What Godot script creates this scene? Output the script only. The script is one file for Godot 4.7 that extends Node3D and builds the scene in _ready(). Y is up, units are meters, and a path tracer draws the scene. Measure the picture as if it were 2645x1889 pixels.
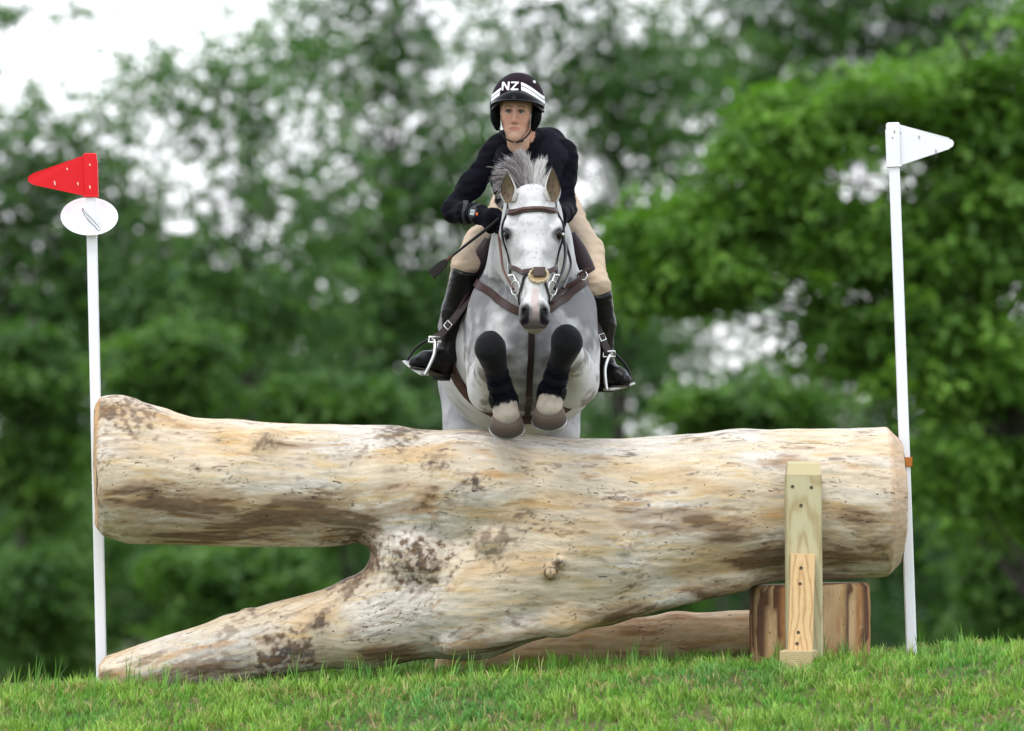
extends Node3D

# A grey eventing horse and its rider clearing a forked log at the top of a grassy rise, woods behind.
# Metres, y up. The log lies along x at z = 0; the camera stands 24 m in front of it.

var rng := RandomNumberGenerator.new()
var fine := FastNoiseLite.new()
var coarse := FastNoiseLite.new()
var cell_noise := FastNoiseLite.new()


# ---------------------------------------------------------------- mesh collecting

class MB:
	var v := PackedVector3Array()
	var c := PackedColorArray()
	var uv := PackedVector2Array()
	var idx := PackedInt32Array()
	var col := Color.WHITE

	func vert(p: Vector3, t := Vector2.ZERO) -> int:
		v.append(p)
		c.append(col)
		uv.append(t)
		return v.size() - 1

	# counter-clockwise seen from outside; stored clockwise for the engine
	func tri(a: int, b: int, d: int) -> void:
		idx.append(a)
		idx.append(d)
		idx.append(b)

	func quad(a: int, b: int, d: int, e: int) -> void:
		tri(a, b, d)
		tri(a, d, e)

	func face(a: Vector3, b: Vector3, d: Vector3, e: Vector3) -> void:
		var k := vert(a)
		vert(b)
		vert(d)
		vert(e)
		quad(k, k + 1, k + 2, k + 3)

	# rings of equal size, one after another
	func rings(start: int, count: int, sides: int, closed := true) -> void:
		var m := sides if closed else sides - 1
		for i in count - 1:
			for j in m:
				var a := start + i * sides + j
				var b := start + i * sides + (j + 1) % sides
				quad(a, b, b + sides, a + sides)

	func cap(start: int, sides: int, up: bool) -> void:
		var mid := Vector3.ZERO
		for j in sides:
			mid += v[start + j]
		mid /= sides
		var m := vert(mid)
		var k := v.size()
		for j in sides:
			vert(v[start + j])
		for j in sides:
			if up:
				tri(m, k + j, k + (j + 1) % sides)
			else:
				tri(m, k + (j + 1) % sides, k + j)

	# a round bar along a path; side2 squashes it across one axis
	func tube(path: PackedVector3Array, radii: PackedFloat32Array, sides := 8, caps := true) -> void:
		var n := path.size()
		var start := v.size()
		var ref := Vector3.UP
		var t0 := (path[1] - path[0]).normalized()
		if absf(t0.dot(ref)) > 0.9:
			ref = Vector3.RIGHT
		var side := t0.cross(ref).normalized()
		var len := 0.0
		for i in n:
			var t := (path[mini(i + 1, n - 1)] - path[maxi(i - 1, 0)]).normalized()
			side = (side - t * side.dot(t)).normalized()
			var up := side.cross(t)
			if i > 0:
				len += path[i].distance_to(path[i - 1])
			var r := radii[i] if i < radii.size() else radii[radii.size() - 1]
			for j in sides:
				var a := TAU * j / sides
				vert(path[i] + (side * cos(a) + up * sin(a)) * r, Vector2(float(j) / sides, len))
		for i in n - 1:
			for j in sides:
				var a := start + i * sides + j
				var b := start + i * sides + (j + 1) % sides
				quad(a, a + sides, b + sides, b)
		if caps:
			cap(start, sides, true)
			cap(start + (n - 1) * sides, sides, false)

	# a flat strap along a path, given the outward normal at each point
	func strap(path: PackedVector3Array, nor: PackedVector3Array, w: float, t: float, wide := PackedFloat32Array()) -> void:
		var n := path.size()
		var start := v.size()
		for i in n:
			var d := (path[mini(i + 1, n - 1)] - path[maxi(i - 1, 0)]).normalized()
			var up := (nor[i] - d * nor[i].dot(d)).normalized()
			var s := d.cross(up)
			var hw := (w if wide.is_empty() else wide[i]) * 0.5
			var e := minf(t * 0.35, hw * 0.3)
			var ht := t * 0.5
			for k in [[-hw, -ht + e], [-hw, ht - e], [-hw + e, ht], [hw - e, ht], [hw, ht - e], [hw, -ht + e], [hw - e, -ht], [-hw + e, -ht]]:
				vert(path[i] + s * k[0] + up * k[1])
		for i in n - 1:
			for j in 8:
				var a := start + i * 8 + j
				var b := start + i * 8 + (j + 1) % 8
				quad(a, b, b + 8, a + 8)
		cap(start, 8, false)
		cap(start + (n - 1) * 8, 8, true)

	# a box with chamfered edges; uv in metres on every side
	func box(x: Transform3D, size: Vector3, e := 0.004) -> void:
		var h := size * 0.5
		var ids := {}
		for ax in 3:
			for sg in [-1, 1]:
				for s1 in [-1, 1]:
					for s2 in [-1, 1]:
						var p := Vector3.ZERO
						var b := (ax + 1) % 3
						var d := (ax + 2) % 3
						p[ax] = h[ax] * sg
						p[b] = (h[b] - e) * s1
						p[d] = (h[d] - e) * s2
						var q := Vector2(p.x, p.y) if ax == 2 else (Vector2(p.z, p.y) if ax == 0 else Vector2(p.x, p.z))
						ids[[ax, sg, s1, s2]] = vert(x * p, q)
		for ax in 3:
			for sg in [-1, 1]:
				var a: int = ids[[ax, sg, -1, -1]]
				var b: int = ids[[ax, sg, 1, -1]]
				var d: int = ids[[ax, sg, 1, 1]]
				var g: int = ids[[ax, sg, -1, 1]]
				if sg > 0:
					quad(a, b, d, g)
				else:
					quad(a, g, d, b)
		for ax in 3: # edges between faces ax and b
			var b := (ax + 1) % 3
			for sa in [-1, 1]:
				for sb in [-1, 1]:
					# face ax: (s1 = b, s2 = d); face b: (s1 = d, s2 = ax)
					var p0: int = ids[[ax, sa, sb, -1]]
					var p1: int = ids[[ax, sa, sb, 1]]
					var q0: int = ids[[b, sb, -1, sa]]
					var q1: int = ids[[b, sb, 1, sa]]
					if sa * sb > 0:
						quad(p0, q0, q1, p1)
					else:
						quad(p0, p1, q1, q0)
		for sx in [-1, 1]:
			for sy in [-1, 1]:
				for sz in [-1, 1]:
					var a: int = ids[[0, sx, sy, sz]]
					var b: int = ids[[1, sy, sz, sx]]
					var d: int = ids[[2, sz, sx, sy]]
					if sx * sy * sz > 0:
						tri(a, b, d)
					else:
						tri(a, d, b)

	func ball(x: Transform3D, rows := 10, sides := 16) -> void:
		var start := v.size()
		for i in rows + 1:
			var a := PI * i / rows
			for j in sides:
				var b := TAU * j / sides
				vert(x * Vector3(sin(a) * cos(b), cos(a), -sin(a) * sin(b)))
		for i in rows:
			for j in sides:
				var p := start + i * sides + j
				var q := start + i * sides + (j + 1) % sides
				quad(p, p + sides, q + sides, q)

	# (radius, height) profile from bottom to top, turned round y
	func lathe(profile: Array, x: Transform3D, sides := 24) -> void:
		var start := v.size()
		for q: Vector2 in profile:
			for j in sides:
				var b := TAU * j / sides
				vert(x * Vector3(q.x * cos(b), q.y, -q.x * sin(b)), Vector2(float(j) / sides, q.y))
		for i in profile.size() - 1:
			for j in sides:
				var p := start + i * sides + j
				var q := start + i * sides + (j + 1) % sides
				quad(p, q, q + sides, p + sides)

	func done() -> ArrayMesh:
		var n := PackedVector3Array()
		n.resize(v.size())
		for k in range(0, idx.size(), 3):
			var a := idx[k]
			var b := idx[k + 2]
			var d := idx[k + 1]
			var f := (v[b] - v[a]).cross(v[d] - v[a])
			n[a] += f
			n[b] += f
			n[d] += f
		for i in n.size():
			n[i] = n[i].normalized() if n[i].length_squared() > 1e-20 else Vector3.UP
		var arr := []
		arr.resize(Mesh.ARRAY_MAX)
		arr[Mesh.ARRAY_VERTEX] = v
		arr[Mesh.ARRAY_NORMAL] = n
		arr[Mesh.ARRAY_COLOR] = c
		arr[Mesh.ARRAY_TEX_UV] = uv
		arr[Mesh.ARRAY_INDEX] = idx
		var m := ArrayMesh.new()
		m.add_surface_from_arrays(Mesh.PRIMITIVE_TRIANGLES, arr)
		return m


# ---------------------------------------------------------------- smooth bodies from tapered bones

class Blob:
	var A := PackedVector3Array()
	var BA := PackedVector3Array()
	var IL := PackedFloat32Array()
	var RA := PackedFloat32Array()
	var DR := PackedFloat32Array()
	var SD := PackedVector3Array()
	var SQ := PackedFloat32Array()
	var K := PackedFloat32Array()
	var NEG := PackedByteArray()
	var ID := PackedInt32Array()
	var noises := [] # [FastNoiseLite, Vector3 scale, amplitude]
	var planes := [] # [normal, offset, chamfer]
	var amp := 0.0

	func bone(a: Vector3, b: Vector3, ra: float, rb: float, k := 0.03, squash := 1.0, side := Vector3.RIGHT, id := 0, neg := 0) -> void:
		if a.distance_squared_to(b) < 1e-8:
			b = a + Vector3(0, 0.0005, 0)
		A.append(a)
		BA.append(b - a)
		IL.append(1.0 / (b - a).length_squared())
		RA.append(ra)
		DR.append(rb - ra)
		SD.append(side.normalized())
		SQ.append(squash)
		K.append(k)
		NEG.append(neg)
		ID.append(id)

	func chain(pts: Array, radii: Array, k := 0.03, squash := 1.0, side := Vector3.RIGHT, id := 0) -> void:
		for i in pts.size() - 1:
			bone(pts[i], pts[i + 1], radii[i], radii[i + 1], k, squash, side, id)

	func add_noise(n: FastNoiseLite, s: Vector3, a: float) -> void:
		noises.append([n, s, a])
		amp += a

	func one(i: int, p: Vector3) -> float:
		var w := p - A[i]
		var h := clampf(w.dot(BA[i]) * IL[i], 0.0, 1.0)
		w -= BA[i] * h
		var s := SQ[i]
		if s != 1.0:
			w += SD[i] * (w.dot(SD[i]) * (1.0 / s - 1.0))
			return (w.length() - RA[i] - DR[i] * h) * minf(1.0, s)
		return w.length() - RA[i] - DR[i] * h

	func dist(p: Vector3, act: PackedInt32Array) -> float:
		var d := 1e3
		for i in act:
			var w := p - A[i]
			var h := clampf(w.dot(BA[i]) * IL[i], 0.0, 1.0)
			w -= BA[i] * h
			var sq := SQ[i]
			var e := 0.0
			if sq != 1.0:
				w += SD[i] * (w.dot(SD[i]) * (1.0 / sq - 1.0))
				e = (w.length() - RA[i] - DR[i] * h) * minf(1.0, sq)
			else:
				e = w.length() - RA[i] - DR[i] * h
			var k := K[i]
			if NEG[i] == 1:
				e = -e
				var q := maxf(k - absf(d - e), 0.0) / k
				d = maxf(d, e) + q * q * k * 0.25
			else:
				var q := maxf(k - absf(d - e), 0.0) / k
				d = minf(d, e) - q * q * k * 0.25
		for pl in planes:
			var e: float = (pl[0] as Vector3).dot(p) - pl[1]
			d = maxf(maxf(d, e), (d + e + pl[2]) * 0.7071)
		return d

	func every() -> PackedInt32Array:
		var r := PackedInt32Array()
		for i in A.size():
			r.append(i)
		return r

	func near(p: Vector3, reach := 0.12) -> PackedInt32Array:
		var r := PackedInt32Array()
		for i in A.size():
			if one(i, p) < reach:
				r.append(i)
		return r

	func grad(p: Vector3, act: PackedInt32Array) -> Vector3:
		var e := 0.004
		return Vector3(dist(p + Vector3(e, 0, 0), act) - dist(p - Vector3(e, 0, 0), act), dist(p + Vector3(0, e, 0), act) - dist(p - Vector3(0, e, 0), act), dist(p + Vector3(0, 0, e), act) - dist(p - Vector3(0, 0, e), act)).normalized()

	# the nearest point on the surface, and the normal there
	func onto(p: Vector3, lift := 0.0) -> Array:
		var act := near(p, 0.3)
		if act.is_empty():
			act = every()
		var g := Vector3.UP
		for i in 5:
			g = grad(p, act)
			p -= g * dist(p, act)
		g = grad(p, act)
		return [p + g * lift, g]

	func nearest(p: Vector3) -> int:
		var best := 1e9
		var r := 0
		for i in A.size():
			if NEG[i] == 1:
				continue
			var e := one(i, p)
			if e < best:
				best = e
				r = ID[i]
		return r

	# surface nets; also: arrays of a body to go on with; paint: Callable(position, normal) -> Color, linear
	func mesh(cell: float, paint: Callable, also := []) -> ArrayMesh:
		var lo := Vector3(1e9, 1e9, 1e9)
		var hi := -lo
		for i in A.size():
			if NEG[i] == 1:
				continue
			var r := maxf(RA[i], RA[i] + DR[i]) * maxf(1.0, SQ[i]) + K[i] * 0.3 + amp + cell * 3.0
			for q in [A[i], A[i] + BA[i]]:
				lo = lo.min(q - Vector3(r, r, r))
				hi = hi.max(q + Vector3(r, r, r))
		const N := 8
		var bx := int(ceil((hi.x - lo.x) / cell / N))
		var by := int(ceil((hi.y - lo.y) / cell / N))
		var bz := int(ceil((hi.z - lo.z) / cell / N))
		var nx := bx * N
		var ny := by * N
		var nz := bz * N
		var sy := nx
		var sz := nx * ny
		var f := PackedFloat32Array()
		f.resize(nx * ny * nz)
		f.fill(1.0)
		var reach := cell * N * 0.8661
		var blocks := []
		var all := every()
		var ds := PackedFloat32Array()
		ds.resize(A.size())
		for kz in bz:
			for ky in by:
				for kx in bx:
					var mid := lo + Vector3(kx * N + 3.5, ky * N + 3.5, kz * N + 3.5) * cell
					var best := 1e9
					for i in all:
						ds[i] = one(i, mid)
						if NEG[i] == 0:
							best = minf(best, ds[i])
					if best > reach + amp + cell * 2.0 + 0.08:
						continue
					var act := PackedInt32Array()
					for i in all:
						if (NEG[i] == 0 and ds[i] < best + 2.0 * reach + K[i]) or (NEG[i] == 1 and ds[i] < reach + K[i]):
							act.append(i)
					var d := dist(mid, act)
					if d > reach + amp + cell * 2.0:
						continue
					var base := kx * N + ky * N * sy + kz * N * sz
					if d < -reach - amp - cell * 2.0:
						for z in N:
							for y in N:
								for x in N:
									f[base + x + y * sy + z * sz] = -1.0
						continue
					blocks.append(base)
					for sub in 8: # smaller blocks of four, skipped where the surface cannot be
						var ox := (sub & 1) * 4
						var oy := ((sub >> 1) & 1) * 4
						var oz := (sub >> 2) * 4
						var dm := dist(lo + Vector3(kx * N + ox + 1.5, ky * N + oy + 1.5, kz * N + oz + 1.5) * cell, act)
						var far := absf(dm) > cell * 2.6 + amp + cell * 2.0
						var sg := -1.0 if dm < 0.0 else 1.0
						for z in range(oz, oz + 4):
							for y in range(oy, oy + 4):
								for x in range(ox, ox + 4):
									var e := sg
									if not far:
										var p := lo + Vector3(kx * N + x, ky * N + y, kz * N + z) * cell
										e = dist(p, act)
										if absf(e) < amp + cell * 2.5:
											for m in noises:
												e += (m[0] as FastNoiseLite).get_noise_3dv(p * (m[1] as Vector3)) * (m[2] as float)
									f[base + x + y * sy + z * sz] = e
		var at := PackedInt32Array()
		at.resize(f.size())
		at.fill(-1)
		var v := PackedVector3Array()
		var n := PackedVector3Array()
		var c := PackedColorArray()
		var cells := PackedInt32Array()
		var limit := cell * 2.0 + amp * 0.5
		for base: int in blocks:
			for z in N:
				for y in N:
					for x in N:
						var i: int = base + x + y * sy + z * sz
						var f0 := f[i]
						if absf(f0) > limit:
							continue
						var ix := i % nx
						var iy := (i / nx) % ny
						var iz := i / sz
						if ix + 1 >= nx or iy + 1 >= ny or iz + 1 >= nz:
							continue
						var f1 := f[i + 1]
						var f2 := f[i + sy]
						var f3 := f[i + sy + 1]
						var f4 := f[i + sz]
						var f5 := f[i + sz + 1]
						var f6 := f[i + sz + sy]
						var f7 := f[i + sz + sy + 1]
						var s := int(f0 < 0.0) + int(f1 < 0.0) + int(f2 < 0.0) + int(f3 < 0.0) + int(f4 < 0.0) + int(f5 < 0.0) + int(f6 < 0.0) + int(f7 < 0.0)
						if s == 0 or s == 8:
							continue
						var sum := Vector3.ZERO
						var cnt := 0
						if (f0 < 0.0) != (f1 < 0.0): sum += Vector3(f0 / (f0 - f1), 0, 0); cnt += 1
						if (f2 < 0.0) != (f3 < 0.0): sum += Vector3(f2 / (f2 - f3), 1, 0); cnt += 1
						if (f4 < 0.0) != (f5 < 0.0): sum += Vector3(f4 / (f4 - f5), 0, 1); cnt += 1
						if (f6 < 0.0) != (f7 < 0.0): sum += Vector3(f6 / (f6 - f7), 1, 1); cnt += 1
						if (f0 < 0.0) != (f2 < 0.0): sum += Vector3(0, f0 / (f0 - f2), 0); cnt += 1
						if (f1 < 0.0) != (f3 < 0.0): sum += Vector3(1, f1 / (f1 - f3), 0); cnt += 1
						if (f4 < 0.0) != (f6 < 0.0): sum += Vector3(0, f4 / (f4 - f6), 1); cnt += 1
						if (f5 < 0.0) != (f7 < 0.0): sum += Vector3(1, f5 / (f5 - f7), 1); cnt += 1
						if (f0 < 0.0) != (f4 < 0.0): sum += Vector3(0, 0, f0 / (f0 - f4)); cnt += 1
						if (f1 < 0.0) != (f5 < 0.0): sum += Vector3(1, 0, f1 / (f1 - f5)); cnt += 1
						if (f2 < 0.0) != (f6 < 0.0): sum += Vector3(0, 1, f2 / (f2 - f6)); cnt += 1
						if (f3 < 0.0) != (f7 < 0.0): sum += Vector3(1, 1, f3 / (f3 - f7)); cnt += 1
						var p := lo + (Vector3(ix, iy, iz) + sum / cnt) * cell
						var g := Vector3(f1 + f3 + f5 + f7 - f0 - f2 - f4 - f6, f2 + f3 + f6 + f7 - f0 - f1 - f4 - f5, f4 + f5 + f6 + f7 - f0 - f1 - f2 - f3).normalized()
						at[i] = v.size()
						v.append(p)
						n.append(g)
						cells.append(i)
						c.append(paint.call(p, g))
		var idx := PackedInt32Array()
		for i in cells:
			var f0 := f[i] < 0.0
			for ax in 3:
				var da := 1 if ax == 0 else (sy if ax == 1 else sz)
				if f0 == (f[i + da] < 0.0):
					continue
				var db := sy if ax == 0 else (sz if ax == 1 else 1)
				var de := sz if ax == 0 else (1 if ax == 1 else sy)
				if i - db - de < 0:
					continue
				var a := at[i]
				var b := at[i - db]
				var d := at[i - db - de]
				var e := at[i - de]
				if b < 0 or d < 0 or e < 0:
					continue
				if f0:
					for q in [a, d, b, a, e, d]: idx.append(q)
				else:
					for q in [a, b, d, a, d, e]: idx.append(q)
		var arr := []
		arr.resize(Mesh.ARRAY_MAX)
		arr[Mesh.ARRAY_VERTEX] = v
		arr[Mesh.ARRAY_NORMAL] = n
		arr[Mesh.ARRAY_COLOR] = c
		arr[Mesh.ARRAY_INDEX] = idx
		if also.is_empty():
			return Blob.solid(arr)
		for k in [Mesh.ARRAY_VERTEX, Mesh.ARRAY_NORMAL, Mesh.ARRAY_COLOR]:
			arr[k] = also[k] + arr[k]
		var shift: int = also[Mesh.ARRAY_VERTEX].size()
		for i in idx.size():
			idx[i] += shift
		arr[Mesh.ARRAY_INDEX] = also[Mesh.ARRAY_INDEX] + idx
		return Blob.solid(arr)

	static func solid(arr: Array) -> ArrayMesh:
		var m := ArrayMesh.new()
		m.add_surface_from_arrays(Mesh.PRIMITIVE_TRIANGLES, arr)
		return m


# ---------------------------------------------------------------- naming and parenting

var taken := {}

func numbered(called: String) -> String:
	taken[called] = taken.get(called, 0) + 1
	return called if taken[called] == 1 else "%s_%03d" % [called, taken[called] - 1]

# a thing: a node at its base; its parts are modelled in world metres and hung below it
func thing(called: String, label: String, category: String, base: Vector3, group := "") -> Node3D:
	var o := Node3D.new()
	o.name = numbered(called)
	add_child(o)
	o.position = base
	o.set_meta("label", label)
	o.set_meta("category", category)
	if group:
		o.set_meta("group", group)
	return o

func part(called: String, m: Mesh, mat: Material, parent: Node3D) -> MeshInstance3D:
	var o := MeshInstance3D.new()
	o.name = called
	o.mesh = m
	o.material_override = mat
	o.cast_shadow = GeometryInstance3D.SHADOW_CASTING_SETTING_ON
	parent.add_child(o, true)
	if parent != self and not parent is MeshInstance3D:
		o.position = -parent.position
	return o

func structure(called: String, m: Mesh, mat: Material) -> MeshInstance3D:
	var o := part(called, m, mat, self)
	o.set_meta("kind", "structure")
	return o

func mat(col: Color, rough := 0.7, metal := 0.0, vertex := false) -> StandardMaterial3D:
	var m := StandardMaterial3D.new()
	m.albedo_color = col.linear_to_srgb()
	m.roughness = rough
	m.metallic = metal
	if metal < 0.1:
		m.metallic_specular = 0.32
	m.vertex_color_use_as_albedo = vertex
	return m

# matt stuff: cloth, hair, horn
func dull(col: Color, rough := 0.9, vertex := false) -> StandardMaterial3D:
	var m := mat(col, rough, 0.0, vertex)
	m.metallic_specular = 0.16
	return m

func spline(pts: Array, per := 6) -> PackedVector3Array:
	var out := PackedVector3Array()
	var n := pts.size()
	for i in n - 1:
		var p0: Vector3 = pts[maxi(i - 1, 0)]
		var p1: Vector3 = pts[i]
		var p2: Vector3 = pts[i + 1]
		var p3: Vector3 = pts[mini(i + 2, n - 1)]
		for k in per:
			out.append(p1.cubic_interpolate(p2, p0, p3, float(k) / per))
	out.append(pts[n - 1])
	return out

# a strap that lies on a body's surface
func lay(mb: MB, body: Blob, pts: Array, w: float, t: float, lift := 0.0, per := 6) -> PackedVector3Array:
	var path := spline(pts, per)
	var p := PackedVector3Array()
	var nn := PackedVector3Array()
	for q in path:
		var r := body.onto(q, lift + t * 0.5)
		p.append(r[0])
		nn.append(r[1])
	mb.strap(p, nn, w, t)
	return p

func noise_texture(n: FastNoiseLite, size: int, ramp: Gradient, normal := false, bump := 4.0) -> NoiseTexture2D:
	var t := NoiseTexture2D.new()
	t.width = size
	t.height = size
	t.seamless = true
	t.noise = n
	t.as_normal_map = normal
	t.bump_strength = bump
	if ramp:
		t.color_ramp = ramp
	return t

func smooth(a: float, b: float, x: float) -> float:
	return smoothstep(a, b, x)


# ---------------------------------------------------------------- the scene

func _ready() -> void:
	rng.seed = 71
	fine.seed = 3
	fine.frequency = 1.0
	fine.noise_type = FastNoiseLite.TYPE_SIMPLEX_SMOOTH
	fine.fractal_octaves = 3
	coarse.seed = 11
	coarse.frequency = 1.0
	coarse.noise_type = FastNoiseLite.TYPE_SIMPLEX_SMOOTH
	coarse.fractal_type = FastNoiseLite.FRACTAL_NONE
	cell_noise.seed = 5
	cell_noise.noise_type = FastNoiseLite.TYPE_CELLULAR
	cell_noise.frequency = 1.0

	var cam := Camera3D.new()
	cam.name = "camera"
	add_child(cam)
	var lens := CameraAttributesPhysical.new()
	lens.frustum_focal_length = 184.48
	lens.frustum_focus_distance = 23.75
	lens.exposure_aperture = 2.2
	lens.frustum_far = 900.0
	lens.frustum_near = 0.5
	cam.attributes = lens
	cam.fov = 7.4436
	cam.near = 0.5
	cam.far = 900.0
	cam.look_at_from_position(Vector3(0, 0.8, 24), Vector3(0, 1.2846, 0))
	cam.current = true

	var env := Environment.new()
	env.background_mode = Environment.BG_SKY
	var sky := ProceduralSkyMaterial.new() # a bright, evenly overcast sky
	sky.sky_top_color = Color(0.84, 0.91, 1.0).linear_to_srgb()
	sky.sky_horizon_color = Color(0.96, 0.96, 0.99).linear_to_srgb()
	sky.sky_curve = 0.15
	sky.ground_horizon_color = Color(0.10, 0.13, 0.07).linear_to_srgb()
	sky.ground_bottom_color = Color(0.06, 0.09, 0.04).linear_to_srgb()
	sky.sun_angle_max = 40.0
	sky.sky_energy_multiplier = 1.0
	env.sky = Sky.new()
	env.sky.sky_material = sky
	env.background_energy_multiplier = 1.65
	env.tonemap_mode = Environment.TONE_MAPPER_LINEAR
	env.tonemap_exposure = 1.28
	env.sdfgi_enabled = true
	env.ssao_enabled = true
	env.ssil_enabled = true
	var we := WorldEnvironment.new()
	we.name = "environment"
	we.environment = env
	add_child(we)

	var sun := DirectionalLight3D.new() # hazy sun, high and to the left behind the camera
	sun.name = "sun"
	sun.light_energy = 0.4
	sun.light_angular_distance = 12.0
	sun.light_color = Color(1.0, 0.975, 0.93)
	sun.shadow_enabled = true
	add_child(sun)
	sun.look_at_from_position(Vector3(-5, 20, 9), Vector3.ZERO)

	ground_and_grass()
	fallen_log()
	supports()
	flags()
	woods()
	horse()
	rider()


# ---------------------------------------------------------------- ground

func ground_y(x: float, z: float) -> float:
	var y := -0.045 + 0.040 * clampf(x, -9.0, 9.0)
	if z > 0.7:
		var t := z - 0.7
		y -= 0.16 * t if t < 6.0 else 0.96 + (t - 6.0) * 0.02
	elif z < -0.6:
		var t := -0.6 - z
		y -= 0.10 * t if t < 30.0 else 3.0
	y += coarse.get_noise_2d(x * 0.9, z * 0.9) * 0.018 + coarse.get_noise_2d(x * 3.1 + 9.0, z * 3.1) * 0.006
	return y

func ground_and_grass() -> void:
	# one sheet, fine near the log, out to the horizon
	var xs := PackedFloat32Array()
	var zs := PackedFloat32Array()
	for i in range(-60, 61):
		xs.append(signf(i) * (absf(i) * 0.1 if absi(i) <= 45 else 4.5 + pow(absf(i) - 45.0, 2.0) * 1.6))
	for i in range(-70, 61):
		zs.append(signf(i) * (absf(i) * 0.1 if absi(i) <= 45 else 4.5 + pow(absf(i) - 45.0, 2.0) * 0.9))
	var mb := MB.new()
	for z in zs:
		for x in xs:
			var g := 0.5 + 0.5 * coarse.get_noise_2d(x * 1.7, z * 1.7 + 40.0)
			mb.col = Color(0.060, 0.075, 0.025).lerp(Color(0.11, 0.105, 0.045), g)
			mb.vert(Vector3(x, ground_y(x, z), z))
	for j in zs.size() - 1:
		for i in xs.size() - 1:
			var a := j * xs.size() + i
			mb.quad(a, a + xs.size(), a + xs.size() + 1, a + 1)
	structure("ground", mb.done(), mat(Color.WHITE, 0.95, 0.0, true))

	# three kinds of tuft, each a handful of bent blades
	var gm := mat(Color.WHITE, 0.55, 0.0, true)
	gm.metallic_specular = 0.35
	gm.backlight_enabled = true
	gm.backlight = Color(0.6, 0.65, 0.28)
	var kinds := []
	for k in 5:
		kinds.append(tuft([9, 8, 10, 5, 4][k], [0.050, 0.062, 0.042, 0.15, 0.06][k], [0.0042, 0.0054, 0.0034, 0.0056, 0.0032][k], [0.5, 0.6, 0.75, 0.45, 1.3][k]))
	var where := [[], [], [], [], []]
	var tint := [[], [], [], [], []]
	var area := Rect2(-4.2, -0.95, 8.4, 4.9)
	for i in 50000:
		var x := area.position.x + rng.randf() * area.size.x
		var z := area.position.y + rng.randf() * area.size.y
		if absf(x) > 2.6 and rng.randf() < 0.5:
			continue
		var patch := coarse.get_noise_2d(x * 2.3, z * 2.3)
		var wet := coarse.get_noise_2d(x * 0.8 + 31.0, z * 0.8)
		var k := 0 if rng.randf() < 0.4 + patch * 0.5 else (1 if rng.randf() < 0.45 else 2)
		var s := rng.randf_range(0.55, 1.25) * (1.0 + patch * 0.5 + 0.3 * coarse.get_noise_2d(x * 7.0, z * 7.0))
		put_tuft(where[k], tint[k], x, z, s, wet, patch)
	for i in 1150: # longer blades along the foot of the log and the posts
		var x := rng.randf_range(-3.2, 3.2)
		var z := rng.randfn(0.24, 0.15) if rng.randf() < 0.85 else rng.randf_range(-0.8, 0.1)
		var clump := coarse.get_noise_2d(x * 2.0 + 77.0, z)
		if clump < rng.randf_range(-0.3, 0.7):
			continue
		put_tuft(where[3], tint[3], x, z, rng.randf_range(0.35, 1.05) * (1.0 if z > 0.05 else 0.6), 0.5, -0.2)
	for i in 420: # odd taller blades in the lawn
		put_tuft(where[3], tint[3], rng.randf_range(-3.2, 3.2), rng.randf_range(0.2, 2.8), rng.randf_range(0.35, 0.7), 0.2, 0.3)
	for i in 9000: # dead, straw-coloured blades lying in the grass
		var x := area.position.x + rng.randf() * area.size.x
		var z := area.position.y + rng.randf() * area.size.y
		if coarse.get_noise_2d(x * 1.3 + 5.0, z * 1.3 + 55.0) < rng.randf_range(-0.35, 0.55):
			continue
		var b := Basis(Vector3.UP, rng.randf() * TAU).scaled(Vector3.ONE * rng.randf_range(0.6, 1.2))
		where[4].append(Transform3D(b, Vector3(x, ground_y(x, z) + 0.022, z)))
		tint[4].append(Color(0.42, 0.34, 0.16).lerp(Color(0.36, 0.24, 0.13), rng.randf()))
	for k in 5:
		var mm := MultiMesh.new()
		mm.transform_format = MultiMesh.TRANSFORM_3D
		mm.use_colors = true
		mm.mesh = kinds[k]
		mm.instance_count = where[k].size()
		for i in where[k].size():
			mm.set_instance_transform(i, where[k][i])
			mm.set_instance_color(i, tint[k][i])
		var o := MultiMeshInstance3D.new()
		o.name = ["lawn_grass", "lawn_grass_001", "lawn_grass_002", "long_grass", "dry_grass"][k]
		o.multimesh = mm
		o.material_override = gm
		add_child(o)
		o.set_meta("kind", "stuff")
		o.set_meta("label", ["short green lawn grass on the rise before the log", "broader green lawn blades on the rise before the log", "fine curled lawn blades on the rise before the log", "long bluish green blades along the foot of the log", "dead straw coloured blades lying in the lawn"][k])
		o.set_meta("category", "grass")

func put_tuft(where: Array, tint: Array, x: float, z: float, s: float, wet: float, patch: float) -> void:
	var b := Basis(Vector3.UP, rng.randf() * TAU).rotated(Vector3.RIGHT, rng.randfn(0.0, 0.14)).rotated(Vector3.BACK, rng.randfn(0.0, 0.14))
	where.append(Transform3D(b.scaled(Vector3(s, s * rng.randf_range(0.8, 1.2), s)), Vector3(x, ground_y(x, z) - 0.004, z)))
	var g := Color(0.15, 0.35, 0.050).lerp(Color(0.27, 0.43, 0.080), clampf(0.5 + patch + rng.randfn(0.0, 0.25), 0, 1))
	g = g.lerp(Color(0.095, 0.27, 0.085), clampf(wet * 0.7 + rng.randfn(0.0, 0.15), 0, 1))
	if rng.randf() < 0.13:
		g = g.lerp(Color(0.46, 0.40, 0.20), rng.randf_range(0.3, 0.8))
	tint.append(g * rng.randf_range(0.80, 1.28))

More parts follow.
